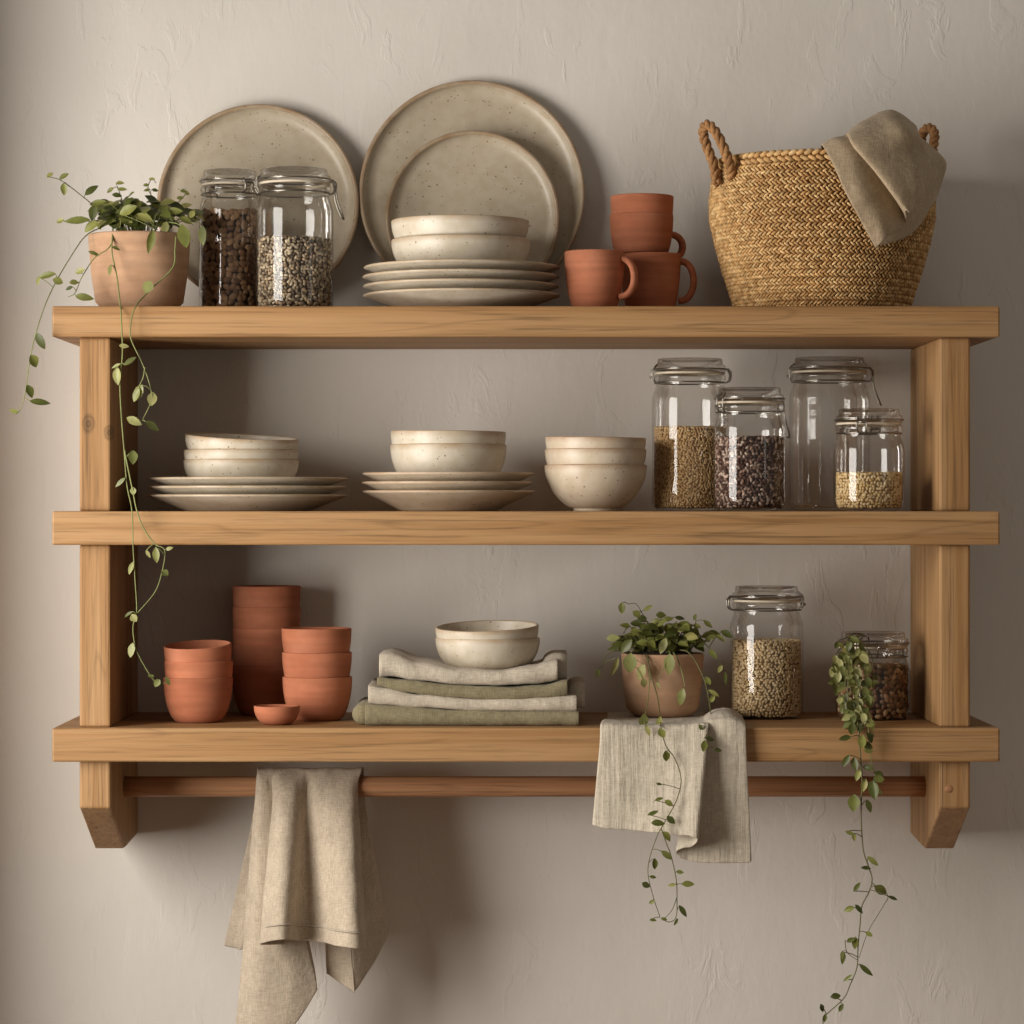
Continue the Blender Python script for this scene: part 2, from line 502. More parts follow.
ORD = {2: ['lower', 'upper'], 3: ['lowest', 'middle', 'topmost'], 4: ['lowest', 'second lowest', 'second highest', 'topmost'],
       5: ['lowest', 'second lowest', 'middle', 'second highest', 'topmost']}
def plate_stack(px, Y, zb, Rr, H, rb, pitch, n, mat, where, group, e=1.5):
    me = lathe_mesh('plate', plate_prof(Rr, H, rb, min(.004, pitch * .42), e), mat, 96)
    for i in range(n):
        o = place('plate', me, (X(px, Y) + R.uniform(-.0012, .0012), Y + R.uniform(-.001, .001), zb + i * pitch), (0, 0, R.uniform(0, 6.28)),
                  (1 - .006 * (i % 2),) * 2 + (1,))
        tag(o, '%s speckled cream plate of the stack %s' % (ORD[n][i], where), 'plate', group)
def bowl_stack(px, Y, zb, Rr, H, rb, pitches, mat, where, group, name='bowl', lab='speckled cream bowl', tilt=0, p=1.0, q=1.0, t=.0034, foot=0.0, shrink=.008, word='stack', cat='bowl', rimw=.9, xt=.6, tz=0.0):
    me = lathe_mesh(name, vessel(Rr, H, rb, t, p, q, foot, 12, rimw), mat, 80)
    z = zb; n = len(pitches) + 1
    for i in range(n):
        last = i == n - 1
        rot = (math.radians(abs(tilt) * xt) if last else 0, -math.radians(tilt) if last else 0, R.uniform(0, 6.28) if not (last and tilt) else 0)
        k = 1 - shrink * i
        hh = (H - (pitches[-1] if pitches else 0)) if last else 0
        ox, oy = hh * math.sin(math.radians(tilt)), hh * math.sin(math.radians(abs(tilt) * xt))
        o = place(name, me, (X(px, Y) + R.uniform(-.0006, .0006) + ox, Y + oy, z + (tz if last else 0)), rot, (k, k, 1))
        tag(o, '%s %s of the %s %s' % (ORD[n][i], lab, word, where), cat, group)
        if i < n - 1: z += pitches[i]
plate_stack(462, -.175, ZT, 98.8 * S(-.175), .0205, .068, .0112, 4, GLAZE, 'under the bowls on the top shelf', 'plates stacked on the top shelf', 1.0)
bowl_stack(460.5, -.175, ZT + .0385, .0837, .0478, .042, [.0232], GLAZE, 'on the plates of the top shelf', 'bowls on the top shelf', p=1.05, q=1.0, word='pair')
plate_stack(247, -.15, ZM, 99.8 * S(-.15), .0200, .076, .0103, 3, GLAZE, 'nearest the left post on the middle shelf', 'left plates on the middle shelf', .95)
bowl_stack(241.5, -.15, ZM + .0250, .0697, .0375, .036, [.0118, .0125], GLAZE, 'on the widest plates of the middle shelf', 'left bowls on the middle shelf', tilt=-2.9, xt=1.3, tz=.004, p=1.0, q=1.0)
plate_stack(448.5, -.15, ZM, 86.5 * S(-.15), .0250, .058, .0108, 3, GLAZE_PINK, 'at the middle of the middle shelf', 'centre plates on the middle shelf', .92)
bowl_stack(448.5, -.15, ZM + .0263, .0705, .0545, .033, [.0160], GLAZE, 'on the centre plates of the middle shelf', 'centre bowls on the middle shelf', tilt=-.6, word='pair')
bowl_stack(595.5, -.16, ZM, 51.2 * S(-.16), .0560, .027, [.0192, .0140], GLAZE_PINK, 'beside the middle shelf jars', 'deep bowls on the middle shelf', foot=.003, tilt=-.8, lab='speckled cream deep bowl', p=1.2, q=.88)
bowl_stack(487.5, -.165, Z(671.5, -.20), 52.3 * S(-.165), .0395, .034, [.0112], GLAZE, 'on the folded linens', 'bowls on the folded linens', tilt=1.7, xt=2.4, tz=.003, shrink=.012, word='pair', p=1.05)

# terracotta cups, lower board
bowl_stack(198.5, -.18, ZB, 34.6 * S(-.18), .0545, .0235, [.0198, .0165], CLAY, 'nearest the left post', 'left terracotta cups', 'terracotta_cup', 'terracotta cup', tilt=2.4, xt=2.3, tz=.003, p=.95, q=.92, t=.0028, shrink=.012, word='stack', cat='cup', rimw=0)
bowl_stack(266.5, -.052, ZB, 34.3 * S(-.05), .0620, .0270, [.0258, .0212, .0258, .0258], CLAY, 'at the back against the wall', 'back terracotta cups', 'terracotta_cup', 'terracotta cup', p=.86, q=.92, t=.0026, shrink=.002, word='tall stack', cat='cup', rimw=0)
bowl_stack(317, -.145, ZB, 34.8 * S(-.145), .0530, .0250, [.0298, .0290], CLAY, 'beside the folded linens', 'right terracotta cups', 'terracotta_cup', 'terracotta cup', p=.95, q=.92, t=.0028, shrink=-.003, word='stack', cat='cup', rimw=0)
me = lathe_mesh('pinch_dish', vessel(23 * S(-.215), .0225, .0125, .0024, 1.0, .95, 0, 12, 0), CLAY)
tag(place('pinch_dish', me, (X(277, -.222), -.222, ZB)), 'tiny terracotta dish in front of the cup stacks', 'dish')

# terracotta mugs, top board
def mug(px, Y, zb, Rr, H, rb, haz, label, hz=(.30, .80), hout=.021, handle=True, name='terracotta_mug', hr=.0042):
    t = thing(name, (X(px, Y), Y, zb), label, 'mug' if handle else 'cup', 'terracotta mugs on the top shelf')
    mb = MB(); v, f, r = lathe(vessel(Rr, H, rb, .003, .62, .66, 0, 14, 0), 72); mb.add(v, f)
    mb.build('body', CLAY, t)
    if handle:
        pts = []
        z0, z1 = H * hz[0], H * hz[1]
        for i in range(15):
            a = -PI / 2 + PI * i / 14
            pts.append(((Rr - .003) + hout * max(0.0, math.cos(a)) ** .8 + .0, 0, (z0 + z1) / 2 + (z1 - z0) / 2 * math.sin(a)))
        mb = MB(); mb.add(*tube(catmull(pts, 2), hr, 12, (1.0, 1.35)))
        mb.build('handle', CLAY, t, rot=(0, 0, haz))
    return t
mug(594.5, -.205, ZT, 30.0 * S(-.205), .0700, .0225, -.42, 'terracotta mug standing in front of the mug pile, handle to the right', hz=(.22, .86), hout=.0185)
mug(650.5, -.125, ZT, 30.3 * S(-.125), .0735, .0245, -.10, 'terracotta mug at the bottom of the mug pile, beside the basket', hz=(.22, .88), hout=.0185)
mug(641.5, -.125, ZT + .0738, 31.8 * S(-.125), .0480, .0300, .35, 'terracotta mug in the middle of the pile, dark handle behind', hz=(-.10, .52), hout=.0185)
mug(642, -.125, ZT + .0738 + .020, 31.6 * S(-.125), .0505, .0290, 0, 'terracotta cup on the very top of the mug pile', handle=False, name='terracotta_cup')

# ------------------------------------------------------------------ jars
def bean(mbuf, p, axes, L, W, T, sub, m=0):
    a, b, c = axes
    v = [p + a * (q[0] * L) + b * (q[1] * W) + c * (q[2] * T) for q in sub[0]]
    mbuf.add(v, sub[1], m)
def ico(sub):
    import bmesh
    bm = bmesh.new(); bmesh.ops.create_icosphere(bm, subdivisions=sub, radius=1.0)
    v = [tuple(q.co) for q in bm.verts]; f = [tuple(w.index for w in q.verts) for q in bm.faces]
    bm.free(); return v, f
ICO1, ICO2 = ico(1), ico(2)
def jar_out(Rr, H, nz, nr):
    """outside wall radius as list of (r,z) to the neck"""
    c = min(.012, Rr * .28)
    pr = [(Rr - c, 0)]
    for i in range(1, 6):
        a = i / 5 * PI / 2
        pr.append((Rr - c + c * math.sin(a), c - c * math.cos(a)))
    zs = nz - max(.020, nz * .13)
    pr += [(Rr, zs * .5), (Rr, zs * .93)]
    for i in range(0, 9):
        s = i / 8
        pr.append((Rr + (nr - Rr) * (s * s * (3 - 2 * s)), zs + (nz - zs) * s))
    return pr
def make_jar(px, Y, zb, Rpx, toppy, label, haz, fill=None, lever=True, lid=None):
    Rr = Rpx * S(Y); H = Z(toppy, Y) - zb
    nz = H - .0305          # neck top below the collar
    nr = Rr * .89; fr = Rr * .94
    t = thing('clip_top_jar', (X(px, Y), Y, zb), label, 'jar', 'clip-top glass jars')
    out = jar_out(Rr, H, nz, nr)
    pr = [(0, 0)] + out + [(nr, nz + .003), (fr, nz + .0045), (fr, nz + .0095), (nr, nz + .0115), (nr - .003, nz + .0115), (nr - .003, nz)]
    mb = MB(); v, f, r = lathe(pr, 64); mb.add(v, f)
    # thick glass base
    v, f, r = lathe([(0, .004), (Rr * .78, .004), (Rr * .9, .008)], 64); mb.add(v, f)
    mb.build('glass_body', GLASS, t)
    z1 = nz + .0115
    mb = MB(); v, f, r = lathe([(nr - .004, z1 + .0002), (fr - .001, z1), (fr - .001, z1 + .0024), (nr - .004, z1 + .0024)], 64); mb.add(v, f)
    mb.build('gasket', RUBBER, t)
    z2 = z1 + .0024
    mb = MB(); v, f, r = lathe([(0, z2 + .004), (nr * .85, z2 + .003), (nr * .9, z2), (fr, z2 + .0004), (fr, z2 + .0075), (fr - .0015, z2 + .0088), (nr * .965, z2 + .0092), (nr * .96, H - .0015), (nr * .935, H), (nr * .86, H - .0004), (nr * .82, H - .003), (0, H - .0035)], 64); mb.add(v, f)
    mb.build('lid', GLASS_LID, t)
    # wire: ring round the neck, ring round the lid, hinge and clasp
    w = .00105
    mb = MB()
    mb.add(*torus(nr + .0012, w, nz + .0012, 56, 6)); mb.add(*torus(fr + .0012, w, z2 + .0035, 56, 6))
    def pt(a, rad, z): return Vector((rad * math.cos(a), rad * math.sin(a), z))
    for da in (-.13, .13):
        mb.add(*tube(catmull([pt(haz + da, nr + .001, nz), pt(haz + da, fr + .0025, nz + .006), pt(haz + da, fr + .003, z2), pt(haz + da, fr + .002, z2 + .0045), pt(haz + da * .6, nr * .98, z2 + .0095)], 4), w, 6))
    mb.add(*tube([pt(haz - .13, fr + .0045, nz + .008), pt(haz + .13, fr + .0045, nz + .008)], .0018, 8))
    mb.build('wire_hinge', METAL, t)
    ca = haz + PI
    mb = MB()
    for da in (-.12, .12):
        mb.add(*tube(catmull([pt(ca + da, nr + .001, nz + .001), pt(ca + da, fr + .005, nz + .004), pt(ca + da, fr + .0065, z2 - .001), pt(ca + da, fr + .002, z2 + .005)], 5), w, 6))
    mb.add(*tube([pt(ca - .12, fr + .006, z2), pt(ca + .12, fr + .006, z2)], .0016, 8))
    if lever:
        lp = [pt(ca - .12, fr + .006, z2 - .002), pt(ca - .13, fr + .008, nz - .006), pt(ca - .10, fr + .0145, nz - .024), pt(ca, fr + .0165, nz - .028),
              pt(ca + .10, fr + .0145, nz - .024), pt(ca + .13, fr + .008, nz - .006), pt(ca + .12, fr + .006, z2 - .002)]
        mb.add(*tube(catmull(lp, 4), w, 6))
    mb.build('wire_clasp', METAL, t)
    if fill:
        nm, lab, cat, mats, toppy2, (L, W, T), dens, sub = fill
        hf = Z(toppy2, Y) - zb
        rin = Rr - .0028
        core = []
        prof = [q for q in out if q[1] < hf - .002]
        mb = MB()
        cr = [(0, .0048)] + [(max(q[0] - .0028 - T * .7, .003), max(q[1], .005)) for q in prof]
        rt = cr[-1][0]
        cr += [(rt, hf - T), (0, hf - T)]
        v, f, r = lathe(cr, 40); mb.add(v, f, 1)
        rr = random.Random(int(px))
        def rad(z):
            for (r0, z0), (r1, z1_) in zip(out[:-1], out[1:]):
                if z0 <= z <= z1_: return r0 + (r1 - r0) * (z - z0) / max(z1_ - z0, 1e-6)
            return Rr
        ring = L * 1.55
        zz = .0055
        while zz < hf:
            q = rad(zz) - .0028 - T * .75
            m = max(6, int(2 * PI * q / ring * dens)); ph = rr.random() * 6
            for i in range(m):
                a = ph + 2 * PI * (i + rr.uniform(-.3, .3)) / m
                z_ = min(hf + T * .4, max(.0055, zz + rr.uniform(-.5, .5) * W))
                nrm = Vector((math.cos(a), math.sin(a), 0)); tg = Vector((-math.sin(a), math.cos(a), 0)); up = Vector((0, 0, 1))
                th = rr.uniform(0, PI)
                a1 = tg * math.cos(th) + up * math.sin(th); a2 = nrm.cross(a1)
                s = rr.uniform(.85, 1.15)
                bean(mb, nrm * (q + rr.uniform(-.6, .25) * T) + up * z_, (a1, a2, nrm), L * s, W * s, T, sub)
            zz += W * 1.75
        q = rad(hf) - .003
        cnt = int(PI * q * q / (L * W * 3.0) * dens)
        for i in range(cnt):
            rad_ = q * math.sqrt(rr.random()) * .96; a = rr.uniform(0, 6.28); th = rr.uniform(0, PI)
            up = Vector((0, 0, 1)); a1 = (Vector((math.cos(th), math.sin(th), rr.uniform(-.5, .5)))).normalized(); a2 = up.cross(a1).normalized()
            bean(mb, Vector((rad_ * math.cos(a), rad_ * math.sin(a), hf - T * .3 + rr.uniform(-.5, 1.0) * T)), (a1, a2, a1.cross(a2)), L, W, T, sub)
        o = mb.build(nm, mats, None, (X(px, Y), Y, zb))
        tag(o, lab, cat, kind='stuff')
    return t
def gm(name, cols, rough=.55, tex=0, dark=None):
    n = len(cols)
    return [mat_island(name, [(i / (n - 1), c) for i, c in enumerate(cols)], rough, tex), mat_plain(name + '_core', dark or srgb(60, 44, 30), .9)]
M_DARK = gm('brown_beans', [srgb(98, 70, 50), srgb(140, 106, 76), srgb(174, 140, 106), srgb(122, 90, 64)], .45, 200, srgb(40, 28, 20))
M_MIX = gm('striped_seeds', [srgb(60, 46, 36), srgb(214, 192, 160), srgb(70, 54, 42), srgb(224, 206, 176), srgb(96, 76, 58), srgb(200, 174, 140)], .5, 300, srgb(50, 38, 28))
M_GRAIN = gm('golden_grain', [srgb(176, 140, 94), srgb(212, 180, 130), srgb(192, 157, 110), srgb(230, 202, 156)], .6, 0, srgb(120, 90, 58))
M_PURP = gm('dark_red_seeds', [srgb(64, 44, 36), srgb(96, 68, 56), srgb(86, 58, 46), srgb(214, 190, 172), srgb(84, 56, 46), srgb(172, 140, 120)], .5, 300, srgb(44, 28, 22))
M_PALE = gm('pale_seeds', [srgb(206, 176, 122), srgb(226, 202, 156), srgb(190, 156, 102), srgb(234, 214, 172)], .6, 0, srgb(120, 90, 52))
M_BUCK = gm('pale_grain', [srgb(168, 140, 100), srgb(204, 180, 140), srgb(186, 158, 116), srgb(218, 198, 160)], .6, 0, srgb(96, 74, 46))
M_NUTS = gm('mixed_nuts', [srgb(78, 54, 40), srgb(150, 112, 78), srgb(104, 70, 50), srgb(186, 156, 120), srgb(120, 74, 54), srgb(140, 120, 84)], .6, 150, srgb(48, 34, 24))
RT, FT, LT = 0.0, -PI / 2, PI
make_jar(230, -.100, ZT, 31, 171, 'clip-top glass jar of large brown beans beside the potted plant', -.9 + PI,
         ('brown_beans', 'large brown beans filling the jar beside the potted plant', 'beans', M_DARK, 214, (.0054, .0040, .0028), 1.15, ICO2), lever=False)
make_jar(294.5, -.160, ZT, 38.8, 169.5, 'clip-top glass jar of small striped seeds in front of the tan plate', PI + .25,
         ('striped_seeds', 'small black and cream seeds in the jar in front of the tan plate', 'seeds', M_MIX, 240, (.0034, .0021, .0018), 1.1, ICO1))
make_jar(690, -.120, ZM, 38, 359, 'tall clip-top glass jar half full of golden grain beside the deep bowls', PI + .1,
         ('golden_grain', 'golden grain in the tall jar beside the deep bowls', 'grain', M_GRAIN, 428, (.0026, .0015, .0013), 1.1, ICO1), lever=False)
make_jar(749.5, -.195, ZM, 36.3, 388, 'clip-top glass jar of dark reddish seeds in front of the golden grain jar', PI + .55,
         ('dark_seeds', 'dark reddish brown seeds in the jar in front of the golden grain', 'seeds', M_PURP, 438, (.0034, .0020, .0018), 1.1, ICO1))
make_jar(829.5, -.075, ZM, 40.5, 358, 'tall empty clip-top glass jar at the back of the middle shelf', PI - .05, None)
make_jar(869, -.205, ZM, 35.3, 409, 'small clip-top glass jar of pale seeds in front of the tall empty jar', PI * .5 - .3,
         ('pale_seeds', 'shallow layer of pale seeds in the small jar near the right post', 'seeds', M_PALE, 474, (.0028, .0020, .0017), 1.1, ICO1), lever=False)
make_jar(766.5, -.108, ZB, 36.6, 586, 'clip-top glass jar of pale grain on the bottom shelf beside the draped cloth', .15,
         ('pale_grain', 'pale grain in the jar on the bottom shelf beside the draped cloth', 'grain', M_BUCK, 641, (.0030, .0019, .0016), 1.1, ICO1), lever=False)
make_jar(873, -.125, ZB, 37.3, 632, 'short clip-top glass jar of mixed nuts behind the trailing vine', PI * .5 + .12,
         ('mixed_nuts', 'mixed dried nuts and petals in the short jar behind the trailing vine', 'nuts', M_NUTS, 666, (.0050, .0034, .0024), 1.2, ICO1), lever=False)

# ------------------------------------------------------------------ basket
BKY, BKX = -.1435, X(822, -.1435)
SB = S(BKY)
BH = Z(150, -.275) - ZT
bprof = [(0.0, 86), (.012, 90), (.05, 100), (.085, 108), (.115, 113.2), (.14, 113.0), (.165, 110), (BH, 106.5)]
def brad(z):
    z = min(max(z, 0), BH)
    for (z0, r0), (z1, r1) in zip(bprof[:-1], bprof[1:]):
        if z0 <= z <= z1:
            s = (z - z0) / (z1 - z0); return (r0 + (r1 - r0) * s) * SB
    return bprof[-1][1] * SB
basket = thing('woven_basket', (BKX, BKY, ZT), 'round woven seagrass basket with two rope handles at the right end of the top shelf', 'basket')
mb = MB()
NR = 19
rowh = (BH - .012) / NR
pr = [(0, 0.0005)] + [(brad(z) - .0042, max(z, .0005)) for z in [BH * i / 24 for i in range(25)]] + [(brad(BH) - .009, BH), (brad(BH) - .010, BH * .5), (brad(0) - .012, .006), (0, .006)]
v, f, r = lathe(pr, 80); mb.add(v, f, 1)
for row in range(NR):
    zc_ = rowh * (row + .5)
    q = brad(zc_) - .0008
    slope = (brad(zc_ + .004) - brad(zc_ - .004)) / .008
    m = 132
    for half in (0, 1):
        for i in range(m):
            a = 2 * PI * (i + (.5 if half else 0) + R.uniform(-.08, .08)) / m
            zz = zc_ + (half - .5) * rowh * .52
            qq = q + slope * (zz - zc_) - .0012
            nrm = Vector((math.cos(a), math.sin(a), -slope)).normalized(); tg = Vector((-math.sin(a), math.cos(a), 0)); up = nrm.cross(tg)
            th = (.66 if half else -.66) + R.uniform(-.16, .16)
            nrm = (nrm + Vector((0, 0, (half - .5) * .9))).normalized(); up = nrm.cross(tg)
            a1 = tg * math.cos(th) + up * math.sin(th); a2 = nrm.cross(a1)
            bean(mb, Vector((qq * math.cos(a), qq * math.sin(a), zz)), (a1, a2, nrm), .0052, .0018, .0022 + R.uniform(-.0003, .0004), ICO1)
mb.build('woven_wall', [WEAVE, WEAVE_CORE], basket)
mb = MB()
for k, (zz, rad_) in enumerate(((BH - .0085, .0042), (BH - .001, .0048))):
    m = 86; q = brad(BH) - .002
    for i in range(m):
        a = 2 * PI * (i + .5 * k) / m
        nrm = Vector((math.cos(a), math.sin(a), 0)); tg = Vector((-math.sin(a), math.cos(a), 0)); up = Vector((0, 0, 1))
        th = .42 if k else -.42
        a1 = tg * math.cos(th) + up * math.sin(th); a2 = nrm.cross(a1)
        bean(mb, Vector((q * math.cos(a), q * math.sin(a), zz)), (a1, a2, nrm), .0078, .0032, rad_, ICO1)
mb.build('braided_rim', WEAVE, basket)
def rope(ptsw, rr=.0033, name='rope_handle'):
    c = catmull(ptsw, 10); mb = MB()
    for s in range(3):
        q = []
        for i, p in enumerate(c):
            t = (c[min(i + 1, len(c) - 1)] - c[max(i - 1, 0)]).normalized()
            n = t.orthogonal() if False else (Vector((.3, .9, .1)) - t * Vector((.3, .9, .1)).dot(t)).normalized()
            b = t.cross(n); a = s * 2 * PI / 3 + i * .42
            q.append(p + n * math.cos(a) * rr * .95 + b * math.sin(a) * rr * .95)
        mb.add(*tube(q, rr, 7))
    o = mb.build(name, ROPE, basket)
    o.matrix_parent_inverse = Matrix.Translation(basket.location).inverted()
    return o
rope([P(716.5, 184, -.20), P(714, 165, -.185), P(707, 147, -.18), P(703, 131, -.185), P(708, 124.5, -.20), P(717, 134, -.215), P(725, 151, -.225), P(730, 166, -.222), P(731.5, 178, -.215)])
rope([P(930, 178, -.13), P(931, 160, -.122), P(933.5, 146, -.11), P(934.5, 134, -.105), P(930, 128, -.10), P(924, 131, -.09), P(921, 142, -.09), P(922, 160, -.095), P(923, 176, -.10)])

# ------------------------------------------------------------------ cloth sheets
def sheet(name, rows, mat, ku=5, kv=6, thick=.0016, wr=.0012, wscale=38, seed=0, label=None, cat=None, group=None, origin=None, fr=0.0):
    rows = [[Vector(p) for p in r] for r in rows]
    rows = [catmull(r, ku) for r in rows]
    cols = [catmull([r[i] for r in rows], kv) for i in range(len(rows[0]))]
    nu, nv = len(cols), len(cols[0])
    o0 = origin if origin is not None else Vector((0, 0, 0))
    v = []
    for j in range(nv):
        for i in range(nu):
            p = cols[i][j]
            du = cols[min(i + 1, nu - 1)][j] - cols[max(i - 1, 0)][j]
            dv = cols[i][min(j + 1, nv - 1)] - cols[i][max(j - 1, 0)]
            n = du.cross(dv); n = n.normalized() if n.length > 1e-12 else Vector((0, -1, 0))
            k = noise.noise(Vector((p.x * wscale + seed, p.y * wscale, p.z * wscale * .45))) + .5 * noise.noise(Vector((p.x * wscale * 2.3, p.y * wscale * 2 + seed, p.z * wscale)))
            q = p + n * (k * wr) - o0
            if fr and j == nv - 1: q.z += R.uniform(-fr, fr)
            v.append(q)
    f = [(j * nu + i, j * nu + i + 1, (j + 1) * nu + i + 1, (j + 1) * nu + i) for j in range(nv - 1) for i in range(nu - 1)]
    mb = MB(); mb.add(v, f)
    o = mb.build(name, mat, None, o0)
    m = o.modifiers.new('Solidify', 'SOLIDIFY'); m.thickness = thick; m.offset = 0
    s = o.modifiers.new('Subsurf', 'SUBSURF'); s.levels = 1; s.render_levels = 1
    if label: tag(o, label, cat, group)
    return o

# towel hanging over the rail: rows go from the back hem, over the rail, to the front hem
YR = RY
def r_(ys, *pts): return [P(a, b, c) for a, b, c in pts]
top_x = [257, 261, 266, 270, 273, 276, 282, 288, 294, 300, 306, 312, 319, 326, 333, 341, 349, 356, 364]
def row_at(xs, py, Ys): return [P(x, py if not isinstance(py, list) else py[i], Ys[i] if isinstance(Ys, list) else Ys) for i, x in enumerate(xs)]
back_hem_x = [224, 229, 234, 238, 241, 246, 255, 268, 280, 292, 300, 308, 318, 325, 327, 354, 366, 376, 389]
back_hem_y = [946, 947, 948, 949, 950, 946, 944, 942, 941, 940, 940, 940, 940, 942, 974, 993, 976, 960, 934]
back_hem_Y = [-.075, -.078, -.082, -.088, -.092, -.090, -.085, -.08, -.075, -.07, -.07, -.07, -.075, -.085, -.12, -.135, -.12, -.10, -.075]
def lerp_l(a, b, s): return [u + (w - u) * s for u, w in zip(a, b)]
backs = []
for s, py0 in ((1.0, None), (.72, None), (.45, None), (.2, None)):
    xs = lerp_l(top_x, back_hem_x, s ** 1.0); ys = lerp_l([800] * 19, back_hem_y, s); Ys = lerp_l([YR + .016] * 19, back_hem_Y, s)
    backs.append([P(x, y, Y) for x, y, Y in zip(xs, ys, Ys)])
zt_ = 772
topk = [[P(x, 786, YR + .0165) for x in top_x], [P(x, 772.5, YR + .009) for x in top_x], [P(x, 768.6 + .6 * math.sin(i * 1.3), YR) for i, x in enumerate(top_x)],
        [P(x, 773, YR - .011) for x in [257, 261, 266, 270, 273, 275, 280, 286, 292, 298, 304, 308, 314, 320, 330, 340, 348, 354, 361]]]
front_x0 = [256, 260, 265, 269, 272, 274, 277, 281, 287, 294, 300, 305, 307, 311, 317, 328, 340, 350, 357]
front_hem_x = [235, 254, 290, 318, 306, 262, 266, 272, 280, 287, 292, 297, 306, 318, 326, 336, 350, 361, 366]
front_hem_y = [1034, 1052, 1030, 990, 948, 945, 942.5, 941, 940, 940, 940, 941, 941, 942, 943, 946, 948, 949.5, 949]
front_hem_Y = [-.150, -.172, -.168, -.150, -.140, -.190, -.208, -.220, -.224, -.218, -.202, -.182, -.172, -.174, -.188, -.208, -.220, -.214, -.182]
f0Y = [YR - .014, YR - .018, YR - .018, YR - .016, YR - .0155, YR - .019, YR - .024, YR - .028, YR - .029, YR - .028, YR - .023, YR - .017, YR - .015, YR - .017, YR - .022, YR - .024, YR - .024, YR - .022, YR - .016]
fronts = []
for s in (0.02, .25, .5, .75, .93, 1.0):
    xs = lerp_l(front_x0, front_hem_x, s); ys = lerp_l([786] * 19, front_hem_y, s); Ys = lerp_l(f0Y, front_hem_Y, s ** .8)
    fronts.append([P(x, y, Y) for x, y, Y in zip(xs, ys, Ys)])
def sharpen(row, idx, k_=.06):
    out = []
    for i, p in enumerate(row):
        if i in idx:
            a_ = row[max(i - 1, 0)]; b_ = row[min(i + 1, len(row) - 1)]
            out += [p.lerp(a_, k_), p.lerp(b_, k_)]
        else: out.append(p)
    return out
TR = [sharpen(q, (3, 14, 15)) for q in backs] + [sharpen(q, (3, 14, 15), .3) for q in topk] + [sharpen(q, (3, 14, 15), .12) for q in fronts]
tow = sheet('hand_towel', TR, LINEN, 5, 5, .0022, .0011, 45, 3,
      'beige linen towel hanging in folds over the wooden rail', 'towel', None, Vector((X(310, YR), YR, Z(768, YR))))
# hem stitching on the front panel
hem = []
xs = lerp_l(front_x0, front_hem_x, .9); ys = lerp_l([786] * 19, front_hem_y, .9); Ys = lerp_l(f0Y, front_hem_Y, .9 ** .8)
hp = catmull([P(x, y, Y - .0028) for x, y, Y in zip(xs, ys, Ys)][5:], 5)
mb = MB(); mb.add(*tube([p - tow.location for p in hp], .0011, 6)); mb.build('hem', LINEN_GREY, tow)

# cloth under the pot, hanging over the front of the lower board
ZL = ZB + .0022
xs_b = [607, 622, 640, 660, 680, 697, 704, 706, 714, 728, 742]
def on_shelf(xs, Y, lift): return [Vector((X(x, Y), Y, ZL + l)) for x, l in zip(xs, lift)]
l0 = [.0] * 11
l1 = [.001, .0, .0, .0, .0, .0, .002, .004, .010, .012, .003]
l2 = [.004, .002, .0, .0, .0, .002, .005, .008, .014, .014, .004]
rows = [on_shelf(xs_b, -.045, l0), on_shelf(xs_b, -.15, l1), on_shelf([603, 620, 639, 660, 680, 699, 705, 706, 714, 729, 744], -.235, l2),
        on_shelf([601, 618, 638, 659, 681, 702, 707, 705, 713, 730, 745], -.272, [.0035, .0025, .001, .001, .001, .003, .004, .005, .008, .010, .004]),
        row_at([600, 617, 637, 659, 681, 704, 708, 704, 712, 730, 746], [727, 727, 728, 728, 727, 725, 725, 725, 722, 721, 726], [-.286, -.287, -.287, -.287, -.289, -.292, -.291, -.286, -.286, -.288, -.287])]
hx = [592, 609, 628, 650, 674, 696, 694, 676, 688, 718, 752]
hy = [826, 829, 830, 832, 835, 838, 846, 852, 861, 863, 863]
hY = [-.296, -.300, -.302, -.308, -.318, -.330, -.318, -.296, -.289, -.294, -.296]
x1 = [600, 617, 637, 659, 681, 704, 707, 701, 711, 730, 746]
y1 = [738] * 11; Y1 = [-.288, -.289, -.289, -.290, -.294, -.300, -.296, -.287, -.287, -.290, -.289]
for s in (.05, .3, .55, .8, 1.0):
    xs = lerp_l(x1, hx, s); ys = lerp_l(y1, hy, s); Ys = lerp_l(Y1, hY, s)
    rows.append([P(a, b, c) for a, b, c in zip(xs, ys, Ys)])
sheet('table_linen', rows, LINEN_CRINKLE, 5, 5, .0018, .0011, 50, 9, 'crinkled beige linen cloth under the plant pot, hanging over the bottom shelf edge', 'cloth', None,
      Vector((X(675, -.28), -.28, ZB)), .0011)

# cloth thrown over the basket rim
def bfront(px, py, off, more=.007):
    """point on the basket front surface (or over its rim) under pixel px,py, pushed out by off"""
    Y = -.25
    for _ in range(8):
        p = P(px, py, Y); z = p.z - ZT
        q = brad(min(z, BH)) + off + more
        dx = min(abs(p.x - BKX), q * .985)
        Y = BKY - math.sqrt(q * q - dx * dx)
    return P(px, py, Y)
inner = [P(a, b, c) for a, b, c in ((824, 168, -.20), (838, 166, -.20), (850, 160, -.19), (856, 158, -.19), (870, 150, -.185), (886, 146, -.18), (902, 150, -.17), (912, 158, -.165), (920, 165, -.16))]
crest = [P(821, 145, -.262), P(832, 139, -.262), P(842, 136.5, -.255), P(850, 131, -.25), P(866, 119, -.235), P(891, 110.5, -.215), P(908, 121, -.20), P(920, 136, -.185), P(932, 150, -.165)]
r1 = [bfront(832, 163, .002), bfront(847, 152, .005), bfront(863, 147, .004), bfront(853, 144, .016), bfront(884, 135, .018), bfront(903, 128, .022), bfront(920, 137, .022), bfront(928, 148, .016), P(944, 161, -.165)]
